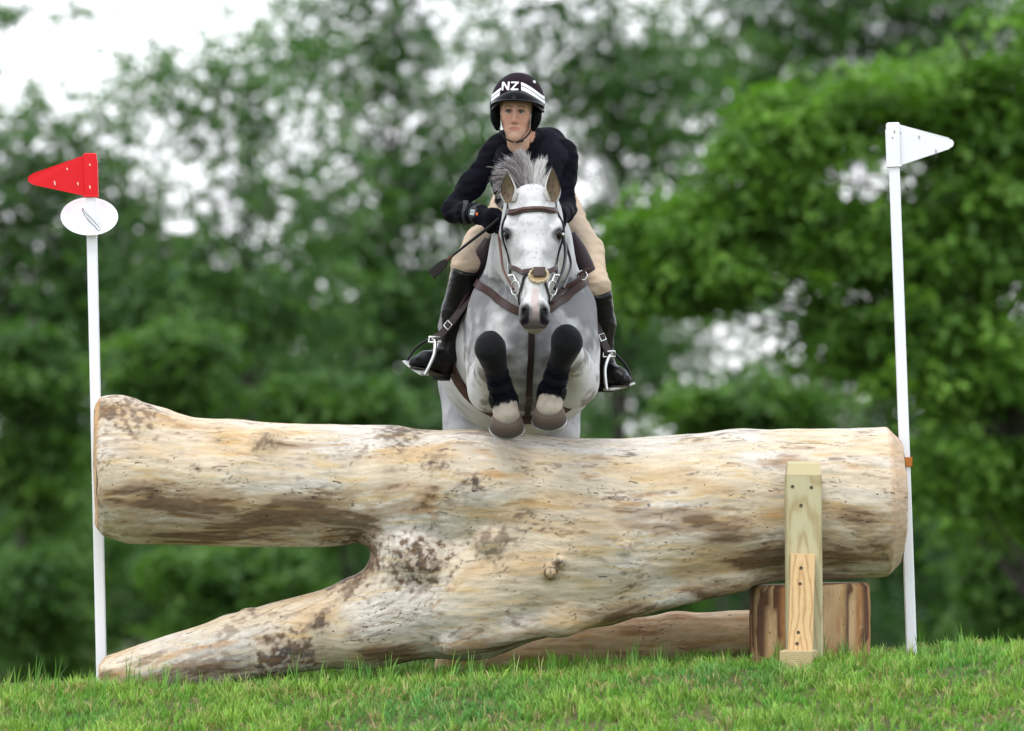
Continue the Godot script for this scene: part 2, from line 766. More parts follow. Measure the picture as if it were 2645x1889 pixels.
func tuft(blades: int, length: float, width: float, bend: float) -> ArrayMesh:
	var mb := MB.new()
	for i in blades:
		var a := rng.randf() * TAU
		var out := Vector3(cos(a), 0, sin(a))
		var side := Vector3(-out.z, 0, out.x).rotated(Vector3.UP, rng.randfn(0.0, 0.5))
		var root := out.rotated(Vector3.UP, rng.randf() * 2.0) * rng.randf() * 0.016
		var l := length * rng.randf_range(0.55, 1.2)
		var w := width * rng.randf_range(0.7, 1.2)
		var lean := bend * rng.randf_range(0.2, 1.2)
		var k := mb.v.size()
		for j in 4:
			var t := j / 3.0
			var p := root + Vector3.UP * (l * t * (1.0 - 0.35 * lean * t * t)) + out * (l * lean * t * t)
			mb.col = Color(0.86, 0.88, 0.72).lerp(Color.WHITE, t)
			if j < 3:
				var h: Vector3 = side * w * 0.5 * [0.8, 1.0, 0.7][j]
				mb.vert(p - h)
				mb.vert(p + h)
			else:
				mb.vert(p)
		mb.quad(k, k + 1, k + 3, k + 2)
		mb.quad(k + 2, k + 3, k + 5, k + 4)
		mb.tri(k + 4, k + 5, k + 6)
	return mb.done()


# ---------------------------------------------------------------- the forked log and what holds it

var wood_tex: ImageTexture
var wood_bump: ImageTexture
var upright_tex: ImageTexture
var upright_bump: ImageTexture

# weathered, barkless wood: fine streaks along u, cracks and beetle holes; multiplies the wood's own colour
func wood_maps() -> void:
	const W := 1024
	const H := 1024
	var n1 := FastNoiseLite.new()
	n1.seed = 21
	n1.frequency = 0.02
	n1.fractal_octaves = 4
	var n2 := FastNoiseLite.new()
	n2.seed = 22
	n2.frequency = 0.01
	n2.fractal_type = FastNoiseLite.FRACTAL_RIDGED
	n2.fractal_octaves = 3
	var im := Image.create(W, H, false, Image.FORMAT_RGB8)
	var bm := Image.create(W, H, false, Image.FORMAT_RGB8)
	for y in H:
		for x in W:
			# the last columns and rows are blended into the first ones, so the picture repeats
			var g := grain(n1, n2, x, y)
			if x > W - 96:
				g = g.lerp(grain(n1, n2, x - W, y), (x - (W - 96)) / 96.0)
			if y > H - 64:
				g = g.lerp(grain(n1, n2, x, y - H), (y - (H - 64)) / 64.0)
			var v := 0.94 + g.x
			v *= 1.0 - g.y * 0.62
			var warm := clampf(g.z, 0.0, 1.0)
			im.set_pixel(x, y, Color(clampf(v * lerpf(1.0, 0.97, warm), 0, 1), clampf(v * lerpf(1.0, 0.88, warm), 0, 1), clampf(v * lerpf(1.0, 0.68, warm), 0, 1)))
			var h := clampf(0.6 + g.x * 1.2 - g.y * 0.6, 0, 1)
			bm.set_pixel(x, y, Color(h, h, h))
	var q := RandomNumberGenerator.new()
	q.seed = 9
	for i in 34: # beetle holes and short checks
		var cx := q.randi_range(8, W - 40)
		var cy := q.randi_range(4, H - 12)
		var l := q.randi_range(3, 6) if q.randf() < 0.6 else q.randi_range(8, 30)
		var slope := q.randf_range(-0.25, 0.25)
		for k in l:
			for j in (4 if l < 7 else (3 if k > 2 and k < l - 3 else 2)):
				im.set_pixel(cx + k, cy + j + int(slope * k), Color(0.10, 0.07, 0.055))
				bm.set_pixel(cx + k, cy + j + int(slope * k), Color.BLACK)
	wood_tex = ImageTexture.create_from_image(im)
	wood_bump = ImageTexture.create_from_image(bm)
	im.rotate_90(CLOCKWISE)
	bm.rotate_90(CLOCKWISE)
	upright_tex = ImageTexture.create_from_image(im)
	upright_bump = ImageTexture.create_from_image(bm)

# x: light and dark of the grain, y: cracks and dark flecks, z: warm streaks
func grain(n1: FastNoiseLite, n2: FastNoiseLite, x: int, y: int) -> Vector3:
	var warp := n1.get_noise_2d(x * 0.07, y * 0.10 + 700.0) * 46.0
	var yy := y + warp
	var mask := smoothstep(-0.25, 0.45, n1.get_noise_2d(x * 0.16 + 300.0, yy * 0.45))
	var s := n1.get_noise_2d(x * 0.20, yy * 1.5) * 0.10 + n1.get_noise_2d(x * 0.9, yy * 5.0) * 0.10 * (0.4 + mask)
	var r := n2.get_noise_2d(x * 0.45, yy * 2.2)
	var crack := smoothstep(0.84, 0.97, r) * (0.35 + mask)
	var fleck := smoothstep(0.34, 0.50, n1.get_noise_2d(x * 1.3 + 900.0, yy * 3.6)) * mask * smoothstep(-0.1, 0.3, n1.get_noise_2d(x * 0.30, yy * 0.7 + 400.0))
	return Vector3(s, minf(1.0, crack + fleck * 0.75), smoothstep(0.15, 0.5, n1.get_noise_2d(x * 0.14 + 50.0, yy * 1.1)) * 0.5)

func wood_material(scale: Vector3, relief := 0.25, upright := false) -> StandardMaterial3D:
	var m := mat(Color.WHITE, 0.78, 0.0, true)
	m.albedo_texture = upright_tex if upright else wood_tex
	m.heightmap_enabled = true
	m.heightmap_texture = upright_bump if upright else wood_bump
	m.heightmap_scale = relief
	m.uv1_triplanar = true
	m.uv1_scale = scale
	m.uv1_triplanar_sharpness = 3.0
	m.metallic_specular = 0.3
	return m

const CREAM := Color(0.64, 0.535, 0.40)
const PALE := Color(0.67, 0.61, 0.54)
const HONEY := Color(0.55, 0.345, 0.15)
const TAN := Color(0.36, 0.235, 0.13)
const BROWN := Color(0.135, 0.082, 0.05)
const SOOT := Color(0.05, 0.042, 0.042)

# knots: centre, radius, squash along the grain, colour strength
var knots := [
	[Vector3(-0.4006, 0.4581, 0.4000), 0.105, 1.0], [Vector3(-0.3345, 0.4260, 0.4000), 0.05, 1.0], [Vector3(-0.4860, 0.3728, 0.3800), 0.05, 0.7], [Vector3(-0.0890, 0.5332, 0.3600), 0.075, 0.55], [Vector3(0.1606, 0.4071, 0.4000), 0.034, 1.0], [Vector3(0.1984, 0.4524, 0.4000), 0.024, 0.9],
	[Vector3(-1.0506, 0.9504, 0.2400), 0.035, 0.55], [Vector3(-1.3400, 0.8495, 0.2700), 0.022, 0.5], [Vector3(-0.1611, 0.7887, 0.3400), 0.028, 0.9], [Vector3(-0.3265, 0.8741, 0.3000), 0.045, 0.35],
	[Vector3(-0.9492, 0.0821, 0.1400), 0.075, 0.95], [Vector3(-1.0256, 0.0249, 0.1400), 0.06, 0.8], [Vector3(-0.8111, 0.1971, 0.1600), 0.035, 0.8], [Vector3(-1.1184, 0.2400, 0.1200), 0.028, 0.6], [Vector3(-1.6177, 1.0789, 0.1600), 0.10, 0.62], [Vector3(-1.7257, 1.1042, 0.1200), 0.06, 0.5],
	[Vector3(-0.4729, 0.9953, 0.1000), 0.07, 0.62], [Vector3(0.4683, 0.5094, 0.4200), 0.022, 0.6], [Vector3(-0.6367, 0.4722, 0.0500), 0.11, 0.8], [Vector3(-0.7023, 0.3486, 0.1000), 0.07, 0.6], [Vector3(-0.4783, 0.6084, 0.3000), 0.03, 0.35], [Vector3(1.5652, 0.4940, 0.2500), 0.05, 0.5], [Vector3(-0.2028, 0.7413, 0.3300), 0.05, 0.25], [Vector3(-0.8721, 0.0541, 0.1600), 0.05, 0.6], [Vector3(0.8441, 0.2077, 0.2000), 0.05, 0.3]]

func wood_paint(p: Vector3, _n: Vector3) -> Color:
	# the grain runs along the limb: dipping with the lower limb, level on the trunk
	var dip := 0.32 * smoothstep(0.45, -0.6, p.x) * smoothstep(0.62, 0.30, p.y - 0.12 * p.x)
	var across := p.y - p.x * dip + coarse.get_noise_3dv(p * 1.6) * 0.05
	var along := Vector3(p.x * 0.9, across * 5.0, p.z * 5.0)
	var streak := fine.get_noise_3dv(along * 1.1)
	var patch := coarse.get_noise_3dv(Vector3(p.x * 1.3, p.y * 3.0, p.z * 3.0) + Vector3(7, 3, 1))
	var grit := fine.get_noise_3dv(Vector3(p.x * 16.0, across * 46.0, p.z * 46.0))
	var line := fine.get_noise_3dv(Vector3(p.x * 3.6, across * 34.0, p.z * 34.0) + Vector3(40, 3, 8))
	var worn := coarse.get_noise_3dv(Vector3(p.x * 2.6, across * 6.0, p.z * 6.0) + Vector3(2, 60, 5))
	var c := CREAM.lerp(PALE, smoothstep(-0.25, 0.55, streak * 0.8 + patch * 0.7))
	# honey-coloured streaks
	var honey := smoothstep(0.10, 0.55, fine.get_noise_3dv(along * 1.3 + Vector3(20, 5, 9)) - patch * 0.45)
	c = c.lerp(HONEY, honey * 0.5)
	c = c.lerp(Color(0.50, 0.24, 0.07), smoothstep(0.42, 0.62, fine.get_noise_3dv(along * 2.0 + Vector3(70, 1, 9))) * 0.5)
	# fine drawn-out grain lines, thick in some places and absent in others
	c *= 1.0 + line * 0.20
	c = c.lerp(Color(0.22, 0.14, 0.09), smoothstep(0.26, 0.42, line + worn * 0.16) * smoothstep(-0.15, 0.45, worn) * 0.55)
	# long drying checks, hair-thin and dark, that fade in and out along the grain
	var check := absf(fine.get_noise_3dv(Vector3(p.x * 1.5, across * 8.5, p.z * 8.5) + Vector3(31, 7, 2)))
	c = c.lerp(Color(0.10, 0.065, 0.045), smoothstep(0.030, 0.008, check) * smoothstep(0.0, 0.4, coarse.get_noise_3dv(Vector3(p.x * 3.0, across * 7.0, p.z * 4.0) + Vector3(5, 80, 3))) * 0.75)
	# thin scraps of bark
	c = c.lerp(Color(0.17, 0.105, 0.08), smoothstep(0.30, 0.40, fine.get_noise_3dv(Vector3(p.x * 7.0, across * 19.0, p.z * 19.0) + Vector3(9, 9, 1)) + patch * 0.20) * smoothstep(0.1, 0.4, worn) * 0.55)
	# old stains: brown, streaked, torn at their edges
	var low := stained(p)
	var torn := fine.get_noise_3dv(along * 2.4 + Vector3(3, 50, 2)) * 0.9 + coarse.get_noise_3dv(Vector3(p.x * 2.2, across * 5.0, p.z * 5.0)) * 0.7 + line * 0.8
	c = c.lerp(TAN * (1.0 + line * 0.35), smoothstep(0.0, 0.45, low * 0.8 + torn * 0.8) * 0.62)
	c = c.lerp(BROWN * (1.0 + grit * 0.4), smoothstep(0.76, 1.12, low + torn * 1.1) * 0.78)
	# grey speckle
	c = c.lerp(Color(0.30, 0.27, 0.25), smoothstep(0.38, 0.52, grit + patch * 0.3) * 0.35)
	for k in knots:
		var w: Vector3 = p - k[0]
		w.z *= 0.35
		w.x *= 0.8
		var d: float = w.length() / k[1]
		if d < 1.8:
			var rough := fine.get_noise_3dv(p * 30.0)
			var s: float = smoothstep(1.5, 0.6, d + rough * 1.1) * k[2]
			var ring := smoothstep(0.55, 0.95, sin(d * 11.0 + rough * 4.0))
			c = c.lerp(Color(0.34, 0.26, 0.20), s * 0.5)
			c = c.lerp(BROWN.lerp(SOOT, smoothstep(-0.1, 0.3, rough)), clampf(s * 1.15, 0, 1) * smoothstep(-0.02, 0.16, fine.get_noise_3dv(p * 20.0 + Vector3(5, 5, 5)) + (0.25 - d * 0.25)) * 0.92)
			c = c.lerp(SOOT, s * ring * 0.45)
	# fresh saw chamfers at the two ends
	c = c.lerp(Color(0.50, 0.345, 0.225).lerp(Color(0.58, 0.45, 0.34), 0.5 + 0.5 * streak) * (1.0 + line * 0.15), smoothstep(Vector3(1.5935, 0.7078, 0.0000).x, Vector3(1.6031, 0.7078, 0.0000).x, p.x + grit * 0.004) * 0.95)
	c = c.lerp(Color(0.52, 0.31, 0.15), smoothstep(Vector3(-1.7513, 0.8462, 0.0000).x, Vector3(-1.7609, 0.8462, 0.0000).x, p.x + grit * 0.004) * 0.9)
	return c

# dark stains where bark and mud clung: [centre, half length along the grain, half width, strength], read off the log itself
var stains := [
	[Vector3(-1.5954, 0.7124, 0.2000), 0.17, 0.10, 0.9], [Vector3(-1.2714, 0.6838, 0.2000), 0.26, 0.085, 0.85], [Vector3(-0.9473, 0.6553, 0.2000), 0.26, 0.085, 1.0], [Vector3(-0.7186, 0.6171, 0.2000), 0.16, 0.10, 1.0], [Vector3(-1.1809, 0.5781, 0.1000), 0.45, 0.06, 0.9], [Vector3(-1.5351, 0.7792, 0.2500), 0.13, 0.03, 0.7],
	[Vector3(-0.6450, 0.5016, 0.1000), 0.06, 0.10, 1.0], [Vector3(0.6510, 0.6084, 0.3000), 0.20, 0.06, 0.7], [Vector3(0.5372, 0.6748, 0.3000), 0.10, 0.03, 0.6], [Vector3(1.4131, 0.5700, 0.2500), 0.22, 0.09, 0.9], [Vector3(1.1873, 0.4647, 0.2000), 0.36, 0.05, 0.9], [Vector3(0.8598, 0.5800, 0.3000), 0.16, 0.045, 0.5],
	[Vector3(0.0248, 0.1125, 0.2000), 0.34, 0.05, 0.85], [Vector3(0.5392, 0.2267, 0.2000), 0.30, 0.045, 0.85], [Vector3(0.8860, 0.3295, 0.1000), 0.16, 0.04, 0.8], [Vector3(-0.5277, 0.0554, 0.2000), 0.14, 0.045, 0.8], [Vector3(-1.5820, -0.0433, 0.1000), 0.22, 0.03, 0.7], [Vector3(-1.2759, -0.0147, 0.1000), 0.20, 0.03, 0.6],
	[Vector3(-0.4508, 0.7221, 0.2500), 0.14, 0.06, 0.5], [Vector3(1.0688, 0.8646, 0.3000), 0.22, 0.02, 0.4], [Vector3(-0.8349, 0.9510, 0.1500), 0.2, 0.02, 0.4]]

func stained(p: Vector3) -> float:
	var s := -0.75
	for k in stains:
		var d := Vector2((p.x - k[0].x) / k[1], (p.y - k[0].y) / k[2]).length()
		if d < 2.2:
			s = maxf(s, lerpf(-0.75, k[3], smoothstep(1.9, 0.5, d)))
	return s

func log_blob() -> Blob:
	var b := Blob.new()
	# trunk from the sawn right end to the fork
	b.bone(Vector3(1.7741, 0.7059, 0.0000), Vector3(0.9668, 0.6848, 0.0000), 0.320, 0.318, 0.03)
	b.bone(Vector3(0.9668, 0.6848, 0.0000), Vector3(0.3709, 0.6310, 0.0000), 0.318, 0.335, 0.03)
	b.bone(Vector3(0.9668, 0.6156, 0.0000), Vector3(0.3706, 0.5159, 0.0200), 0.26, 0.330, 0.06)
	# upper limb
	b.bone(Vector3(0.3709, 0.6310, 0.0000), Vector3(-0.1864, 0.7117, 0.0000), 0.335, 0.288, 0.03)
	b.bone(Vector3(-0.1864, 0.7117, 0.0000), Vector3(-0.5325, 0.7616, 0.0000), 0.288, 0.255, 0.03)
	b.bone(Vector3(-0.5325, 0.7770, 0.0000), Vector3(-1.1861, 0.7962, 0.0000), 0.247, 0.250, 0.03)
	b.bone(Vector3(-1.1861, 0.7962, 0.0000), Vector3(-1.8974, 0.8347, 0.0000), 0.250, 0.262, 0.03)
	b.bone(Vector3(-1.6105, 0.9521, -0.0200), Vector3(-1.6837, 1.0194, -0.0200), 0.15, 0.125, 0.16)
	b.bone(Vector3(-0.8400, 0.7078, 0.0000), Vector3(-1.6075, 0.7156, 0.0200), 0.165, 0.165, 0.08)
	# lower limb down to the ground
	b.bone(Vector3(0.3706, 0.5351, 0.0200), Vector3(-0.1670, 0.3127, 0.0300), 0.335, 0.270, 0.06)
	b.bone(Vector3(-0.1670, 0.3127, 0.0300), Vector3(-0.6083, 0.1977, 0.0300), 0.262, 0.188, 0.08)
	b.bone(Vector3(-0.6083, 0.1977, 0.0300), Vector3(-1.1843, 0.0785, 0.0200), 0.180, 0.135, 0.08)
	b.bone(Vector3(-1.1843, 0.0785, 0.0200), Vector3(-1.9534, -0.1256, 0.0000), 0.135, 0.088, 0.03)
	# swellings and knots
	b.bone(Vector3(-0.2234, 0.7982, 0.1600), Vector3(-0.1374, 0.7791, 0.1800), 0.14, 0.14, 0.12)
	b.bone(Vector3(-0.4040, 0.4647, 0.2000), Vector3(-0.3656, 0.4460, 0.2200), 0.085, 0.08, 0.07)
	b.bone(Vector3(-0.4727, 0.4825, 0.1000), Vector3(-0.4918, 0.4060, 0.1000), 0.12, 0.11, 0.10)
	b.bone(Vector3(-0.0969, 0.5322, 0.2700), Vector3(-0.0760, 0.5360, 0.2720), 0.050, 0.046, 0.05)
	b.bone(Vector3(0.1610, 0.4062, 0.3450), Vector3(0.1609, 0.4065, 0.3600), 0.030, 0.028, 0.025)
	b.bone(Vector3(0.1970, 0.4516, 0.3400), Vector3(0.1969, 0.4517, 0.3500), 0.022, 0.02, 0.02)
	b.bone(Vector3(-0.8118, 0.1966, 0.1400), Vector3(-0.8115, 0.1969, 0.1500), 0.045, 0.045, 0.06)
	b.bone(Vector3(-0.9508, 0.0809, 0.1000), Vector3(-1.0273, 0.0427, 0.1000), 0.065, 0.06, 0.06)
	b.bone(Vector3(-1.0537, 0.9509, 0.1700), Vector3(-1.0442, 0.9509, 0.1700), 0.045, 0.045, 0.06)
	b.bone(Vector3(0.4718, 0.5084, 0.3400), Vector3(0.4716, 0.5085, 0.3500), 0.025, 0.022, 0.03)
	b.bone(Vector3(-1.1327, 0.2214, 0.0600), Vector3(-1.1135, 0.2291, 0.0600), 0.026, 0.020, 0.03)
	# a torn ridge under the trunk
	b.bone(Vector3(-0.2610, 0.0991, 0.2000), Vector3(0.2151, 0.2024, 0.2200), 0.040, 0.045, 0.06)
	b.bone(Vector3(0.2151, 0.2024, 0.2200), Vector3(0.9609, 0.3722, 0.1400), 0.045, 0.04, 0.08)
	b.bone(Vector3(-1.6265, 0.5966, 0.0200), Vector3(-0.7240, 0.5678, 0.0200), 0.05, 0.035, 0.06)
	b.add_noise(coarse, Vector3(1.5, 4.5, 4.5), 0.006)
	b.add_noise(cell_noise, Vector3(6.0, 16.0, 16.0), 0.005)
	b.add_noise(fine, Vector3(5.0, 30.0, 30.0), 0.0030)
	# saw cuts: right end, left end of the upper limb, foot of the lower limb
	b.planes.append([Vector3(1, 0.0, -0.06).normalized(), Vector3(1.6511, 0.7078, 0.0000).x, 0.055])
	return b

func fallen_log() -> void:
	wood_maps()
	var b := log_blob()
	var left := Vector3(-1.7782, 0.8462, 0.0000)
	b.planes.append([Vector3(-1, -0.02, 0.10).normalized(), Vector3(-1, -0.02, 0.10).normalized().dot(left), 0.025])
	var t := thing("fallen_log", "big forked barkless log, cream and brown, that the horse is jumping", "log", Vector3(0, 0, 0))
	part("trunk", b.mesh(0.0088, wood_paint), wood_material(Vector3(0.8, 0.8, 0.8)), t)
	# thin lip of sawn wood left at both ends
	var mb := MB.new()
	cut_face(mb, b, Vector3(1.6511, 0.7078, 0.0000) , Vector3(1, 0, -0.06).normalized(), 0.34)
	part("sawn_end", mb.done(), wood_material(Vector3(0.5, 0.9, 0.9), 0.1), t)
	mb = MB.new()
	cut_face(mb, b, left, Vector3(-1, -0.02, 0.10).normalized(), 0.36)
	part("sawn_end", mb.done(), wood_material(Vector3(0.5, 0.9, 0.9), 0.1), t)

# growth rings on a sawn end, a hair proud of the cut
func cut_face(mb: MB, b: Blob, at: Vector3, n: Vector3, most: float) -> void:
	var u := n.cross(Vector3.BACK).normalized()
	var w := n.cross(u)
	var act := b.every()
	var mid := mb.vert(at + n * 0.003)
	mb.c[mid] = Color(0.40, 0.24, 0.12)
	var prev := -1
	for j in 49:
		var a := TAU * j / 48
		var d := u * cos(a) + w * sin(a)
		var r := most
		while r > 0.05 and b.dist(at - n * 0.004 + d * r, act) > -0.004:
			r -= 0.01
		var first := mb.v.size()
		for k in 9:
			var f := (k + 1) / 9.0
			mb.col = Color(0.50, 0.33, 0.18).lerp(Color(0.62, 0.44, 0.27), 0.5 + 0.5 * sin(f * 26.0 + fine.get_noise_1d(a * 3.0)))
			mb.vert(at + n * 0.003 + d * r * f)
		if prev >= 0:
			mb.tri(mid, prev, first)
			mb.tri(mid, first, prev)
			for k in 8:
				mb.quad(prev + k, prev + k + 1, first + k + 1, first + k)
		prev = first


# treated or bare softwood: grain along v with a cathedral figure
func plank_texture(seed_: int, base: Color, dark: Color, rings: float, arch: float) -> ImageTexture:
	const W := 160
	const H := 1024
	var n := FastNoiseLite.new()
	n.seed = seed_
	n.frequency = 0.006
	n.fractal_octaves = 4
	var im := Image.create(W, H, false, Image.FORMAT_RGB8)
	for y in H:
		for x in W:
			var u := (x - W * 0.48) / W
			var v := float(y) / H
			var d := absf(u) * rings + arch * v * (1.0 - absf(u) * 1.3) + n.get_noise_2d(x * 0.8, y * 0.25) * 0.7
			var s := pow(0.5 + 0.5 * sin(d * TAU), 3.5)
			var g := n.get_noise_2d(x * 9.0, y * 0.8) * 0.16
			im.set_pixel(x, y, base.lerp(dark, clampf(s * 0.6 + g + 0.05, 0, 1)).linear_to_srgb())
	return ImageTexture.create_from_image(im)

func plank_material(t: Texture2D, w: float, h: float, off := Vector3(0.5, 0.5, 0)) -> StandardMaterial3D:
	var m := mat(Color.WHITE, 0.75)
	m.albedo_texture = t
	m.uv1_scale = Vector3(1.0 / w, 1.0 / h, 1)
	m.uv1_offset = off
	m.metallic_specular = 0.3
	return m

func supports() -> void:
	# the round the log's right end rests on
	var base := Vector3(1.2767, 0.0773, -0.0200)
	var gy := ground_y(base.x, base.z)
	base.y = gy
	var t := thing("support_stump", "upright log round with brown bark strips under the sawn end of the log", "stump", base)
	var mb := MB.new()
	var sides := 72
	var rows := 26
	for i in rows + 1:
		var f := float(i) / rows
		for j in sides:
			var a := TAU * j / sides
			var n := coarse.get_noise_3dv(Vector3(cos(a) * 1.8, f * 0.5, sin(a) * 1.8) + Vector3(4, 9, 2))
			var g := fine.get_noise_3dv(Vector3(cos(a) * 9.0, f * 0.9, sin(a) * 9.0))
			var bark := smoothstep(0.02, 0.16, fine.get_noise_3dv(Vector3(cos(a) * 3.0, f * 0.55, sin(a) * 3.0) + Vector3(11, 0, 3)) + g * 0.6 + 0.12 * fine.get_noise_3dv(Vector3(cos(a) * 14.0, f * 5.0, sin(a) * 14.0)))
			var r := 0.246 + n * 0.012 + g * 0.006 + bark * 0.010 - (0.012 if i == rows else 0.0)
			mb.col = Color(0.55, 0.37, 0.20).lerp(Color(0.40, 0.19, 0.08), smoothstep(0.0, 0.5, g + n)).lerp(Color(0.095, 0.042, 0.027), bark * 0.92)
			var top := 0.352 + 0.03 * cos(a) * r
			mb.vert(Vector3(base.x + cos(a) * r, lerpf(gy - 0.05, top, f), base.z - sin(a) * r))
	mb.rings(0, rows + 1, sides)
	part("bark_side", mb.done(), wood_material(Vector3(1.3, 1.0, 1.3), 0.3, true), t)
	mb = MB.new()
	mb.col = Color(0.55, 0.40, 0.25)
	for j in sides:
		var a := TAU * j / sides
		mb.vert(Vector3(base.x + cos(a) * 0.234, 0.352 + 0.03 * cos(a) * 0.234, base.z - sin(a) * 0.234))
	mb.cap(0, sides, true)
	part("sawn_top", mb.done(), wood_material(Vector3(0.9, 0.9, 0.9), 0.1), t)

	# the thinner log lying behind
	var q := Blob.new()
	q.chain([Vector3(-0.2493, -0.0123, -0.5200), Vector3(0.3199, 0.0740, -0.5200), Vector3(0.7125, 0.1093, -0.5200), Vector3(1.1836, 0.1368, -0.5200)], [0.09, 0.098, 0.10, 0.10], 0.05)
	q.add_noise(coarse, Vector3(2, 5, 5), 0.005)
	q.add_noise(fine, Vector3(6, 30, 30), 0.004)
	t = thing("ground_rail", "thin peeled orange log lying in the grass behind the forked log", "log", Vector3(0.5162, -0.0162, -0.5200))
	part("rail", q.mesh(0.012, func(p: Vector3, _n: Vector3) -> Color:
		var s := fine.get_noise_3dv(Vector3(p.x * 2.0, p.y * 26.0, p.z * 26.0))
		return Color(0.70, 0.51, 0.34).lerp(Color(0.48, 0.29, 0.17), smoothstep(-0.05, 0.5, s + coarse.get_noise_3dv(p * 4.0) * 0.5))
	), wood_material(Vector3(0.9, 0.9, 0.9), 0.2), t)

	# treated post with a raking brace on a foot block
	var px := Vector3(1.2246, 0.5431, 0.4000)
	var foot := ground_y(px.x, 0.42)
	t = thing("support_post", "pale green treated timber post with brace and foot block, bolted to the log", "post", Vector3(px.x, foot, 0.42))
	var treated := plank_texture(5, Color(0.50, 0.455, 0.285), Color(0.33, 0.24, 0.11), 8.0, 6.0)
	var bare := plank_texture(8, Color(0.60, 0.42, 0.22), Color(0.33, 0.17, 0.07), 5.0, 1.5)
	var top := Vector3(1.2213, 0.8227, 0.4700).y
	var h := top - foot + 0.08
	mb = MB.new()
	var tw := 0.151
	mb.box(Transform3D(Basis(Vector3.BACK, 0.006), Vector3(px.x, top - h * 0.5, 0.40)), Vector3(tw, h, 0.14), 0.010)
	# the bevelled top
	var k := mb.v.size()
	for s in [[-0.5, 0.07, 0.0], [0.5, 0.07, 0.0], [0.5, -0.07, 0.0], [-0.5, -0.07, 0.0], [-0.45, 0.030, 0.046], [0.45, 0.030, 0.046], [0.44, -0.06, 0.058], [-0.44, -0.06, 0.058]]:
		mb.vert(Vector3(px.x - 0.0012 + s[0] * (tw - 0.004), top - 0.006 + s[2], 0.40 + s[1] * 0.97), Vector2(s[0] * tw, h * 0.5 + s[2]))
	for s in [[0, 1, 5, 4], [1, 2, 6, 5], [2, 3, 7, 6], [3, 0, 4, 7], [4, 5, 6, 7]]:
		mb.face(mb.v[k + s[0]], mb.v[k + s[1]], mb.v[k + s[2]], mb.v[k + s[3]])
	var post_part := part("post", mb.done(), plank_material(treated, tw, h), t)
	for s: Vector3 in [Vector3(1.1741, 0.7681, 0.4705), Vector3(1.2532, 0.7643, 0.4705), Vector3(1.2098, 0.6889, 0.4705)]:
		screw(post_part, s)
	mb = MB.new()
	var b0 := Vector3(1.1995, 0.0805, 0.5850)
	var b1 := Vector3(1.2156, 0.4840, 0.5000)
	var up := (b1 - b0).normalized()
	var zz := Vector3.RIGHT.cross(up).normalized()
	mb.box(Transform3D(Basis(up.cross(zz).normalized(), up, zz), (b0 + b1) * 0.5), Vector3(0.104, b0.distance_to(b1), 0.045), 0.004)
	var brace := part("brace", mb.done(), plank_material(bare, 0.104, b0.distance_to(b1)), t)
	for s: Vector3 in [Vector3(1.2062, 0.4282, 0.5360), Vector3(1.2017, 0.3627, 0.5490), Vector3(1.1918, 0.1612, 0.5920), Vector3(1.1856, 0.1147, 0.6020)]:
		screw(brace, s)
	mb = MB.new()
	var bb := Vector3(1.1894, 0.0398, 0.6000)
	mb.box(Transform3D(Basis(Vector3.UP, -0.16), Vector3(bb.x + 0.004, bb.y + 0.004, 0.60)), Vector3(0.138, 0.09, 0.22), 0.005)
	var rings := Image.create(256, 256, false, Image.FORMAT_RGB8)
	for y in 256:
		for x in 256:
			var d := Vector2(x - 118, (y - 20) * 1.0).length() + fine.get_noise_2d(x * 0.02, y * 0.02) * 6.0
			var s := pow(0.5 + 0.5 * sin(d * 0.36), 2.0)
			rings.set_pixel(x, y, Color(0.50, 0.40, 0.22).lerp(Color(0.27, 0.19, 0.09), s * 0.8).linear_to_srgb())
	part("foot_block", mb.done(), plank_material(ImageTexture.create_from_image(rings), 0.15, 0.12), t)

func screw(parent: Node3D, at: Vector3) -> void:
	var mb := MB.new()
	mb.lathe([Vector2(0.0, -0.004), Vector2(0.0075, -0.004), Vector2(0.0075, 0.001), Vector2(0.0062, 0.0016), Vector2(0.003, 0.0004), Vector2(0.0, 0.0002)], Transform3D(Basis(Vector3.RIGHT, PI / 2), at), 10)
	part("screw", mb.done(), mat(Color(0.10, 0.08, 0.05), 0.5, 0.6), parent)


# ---------------------------------------------------------------- boundary flags

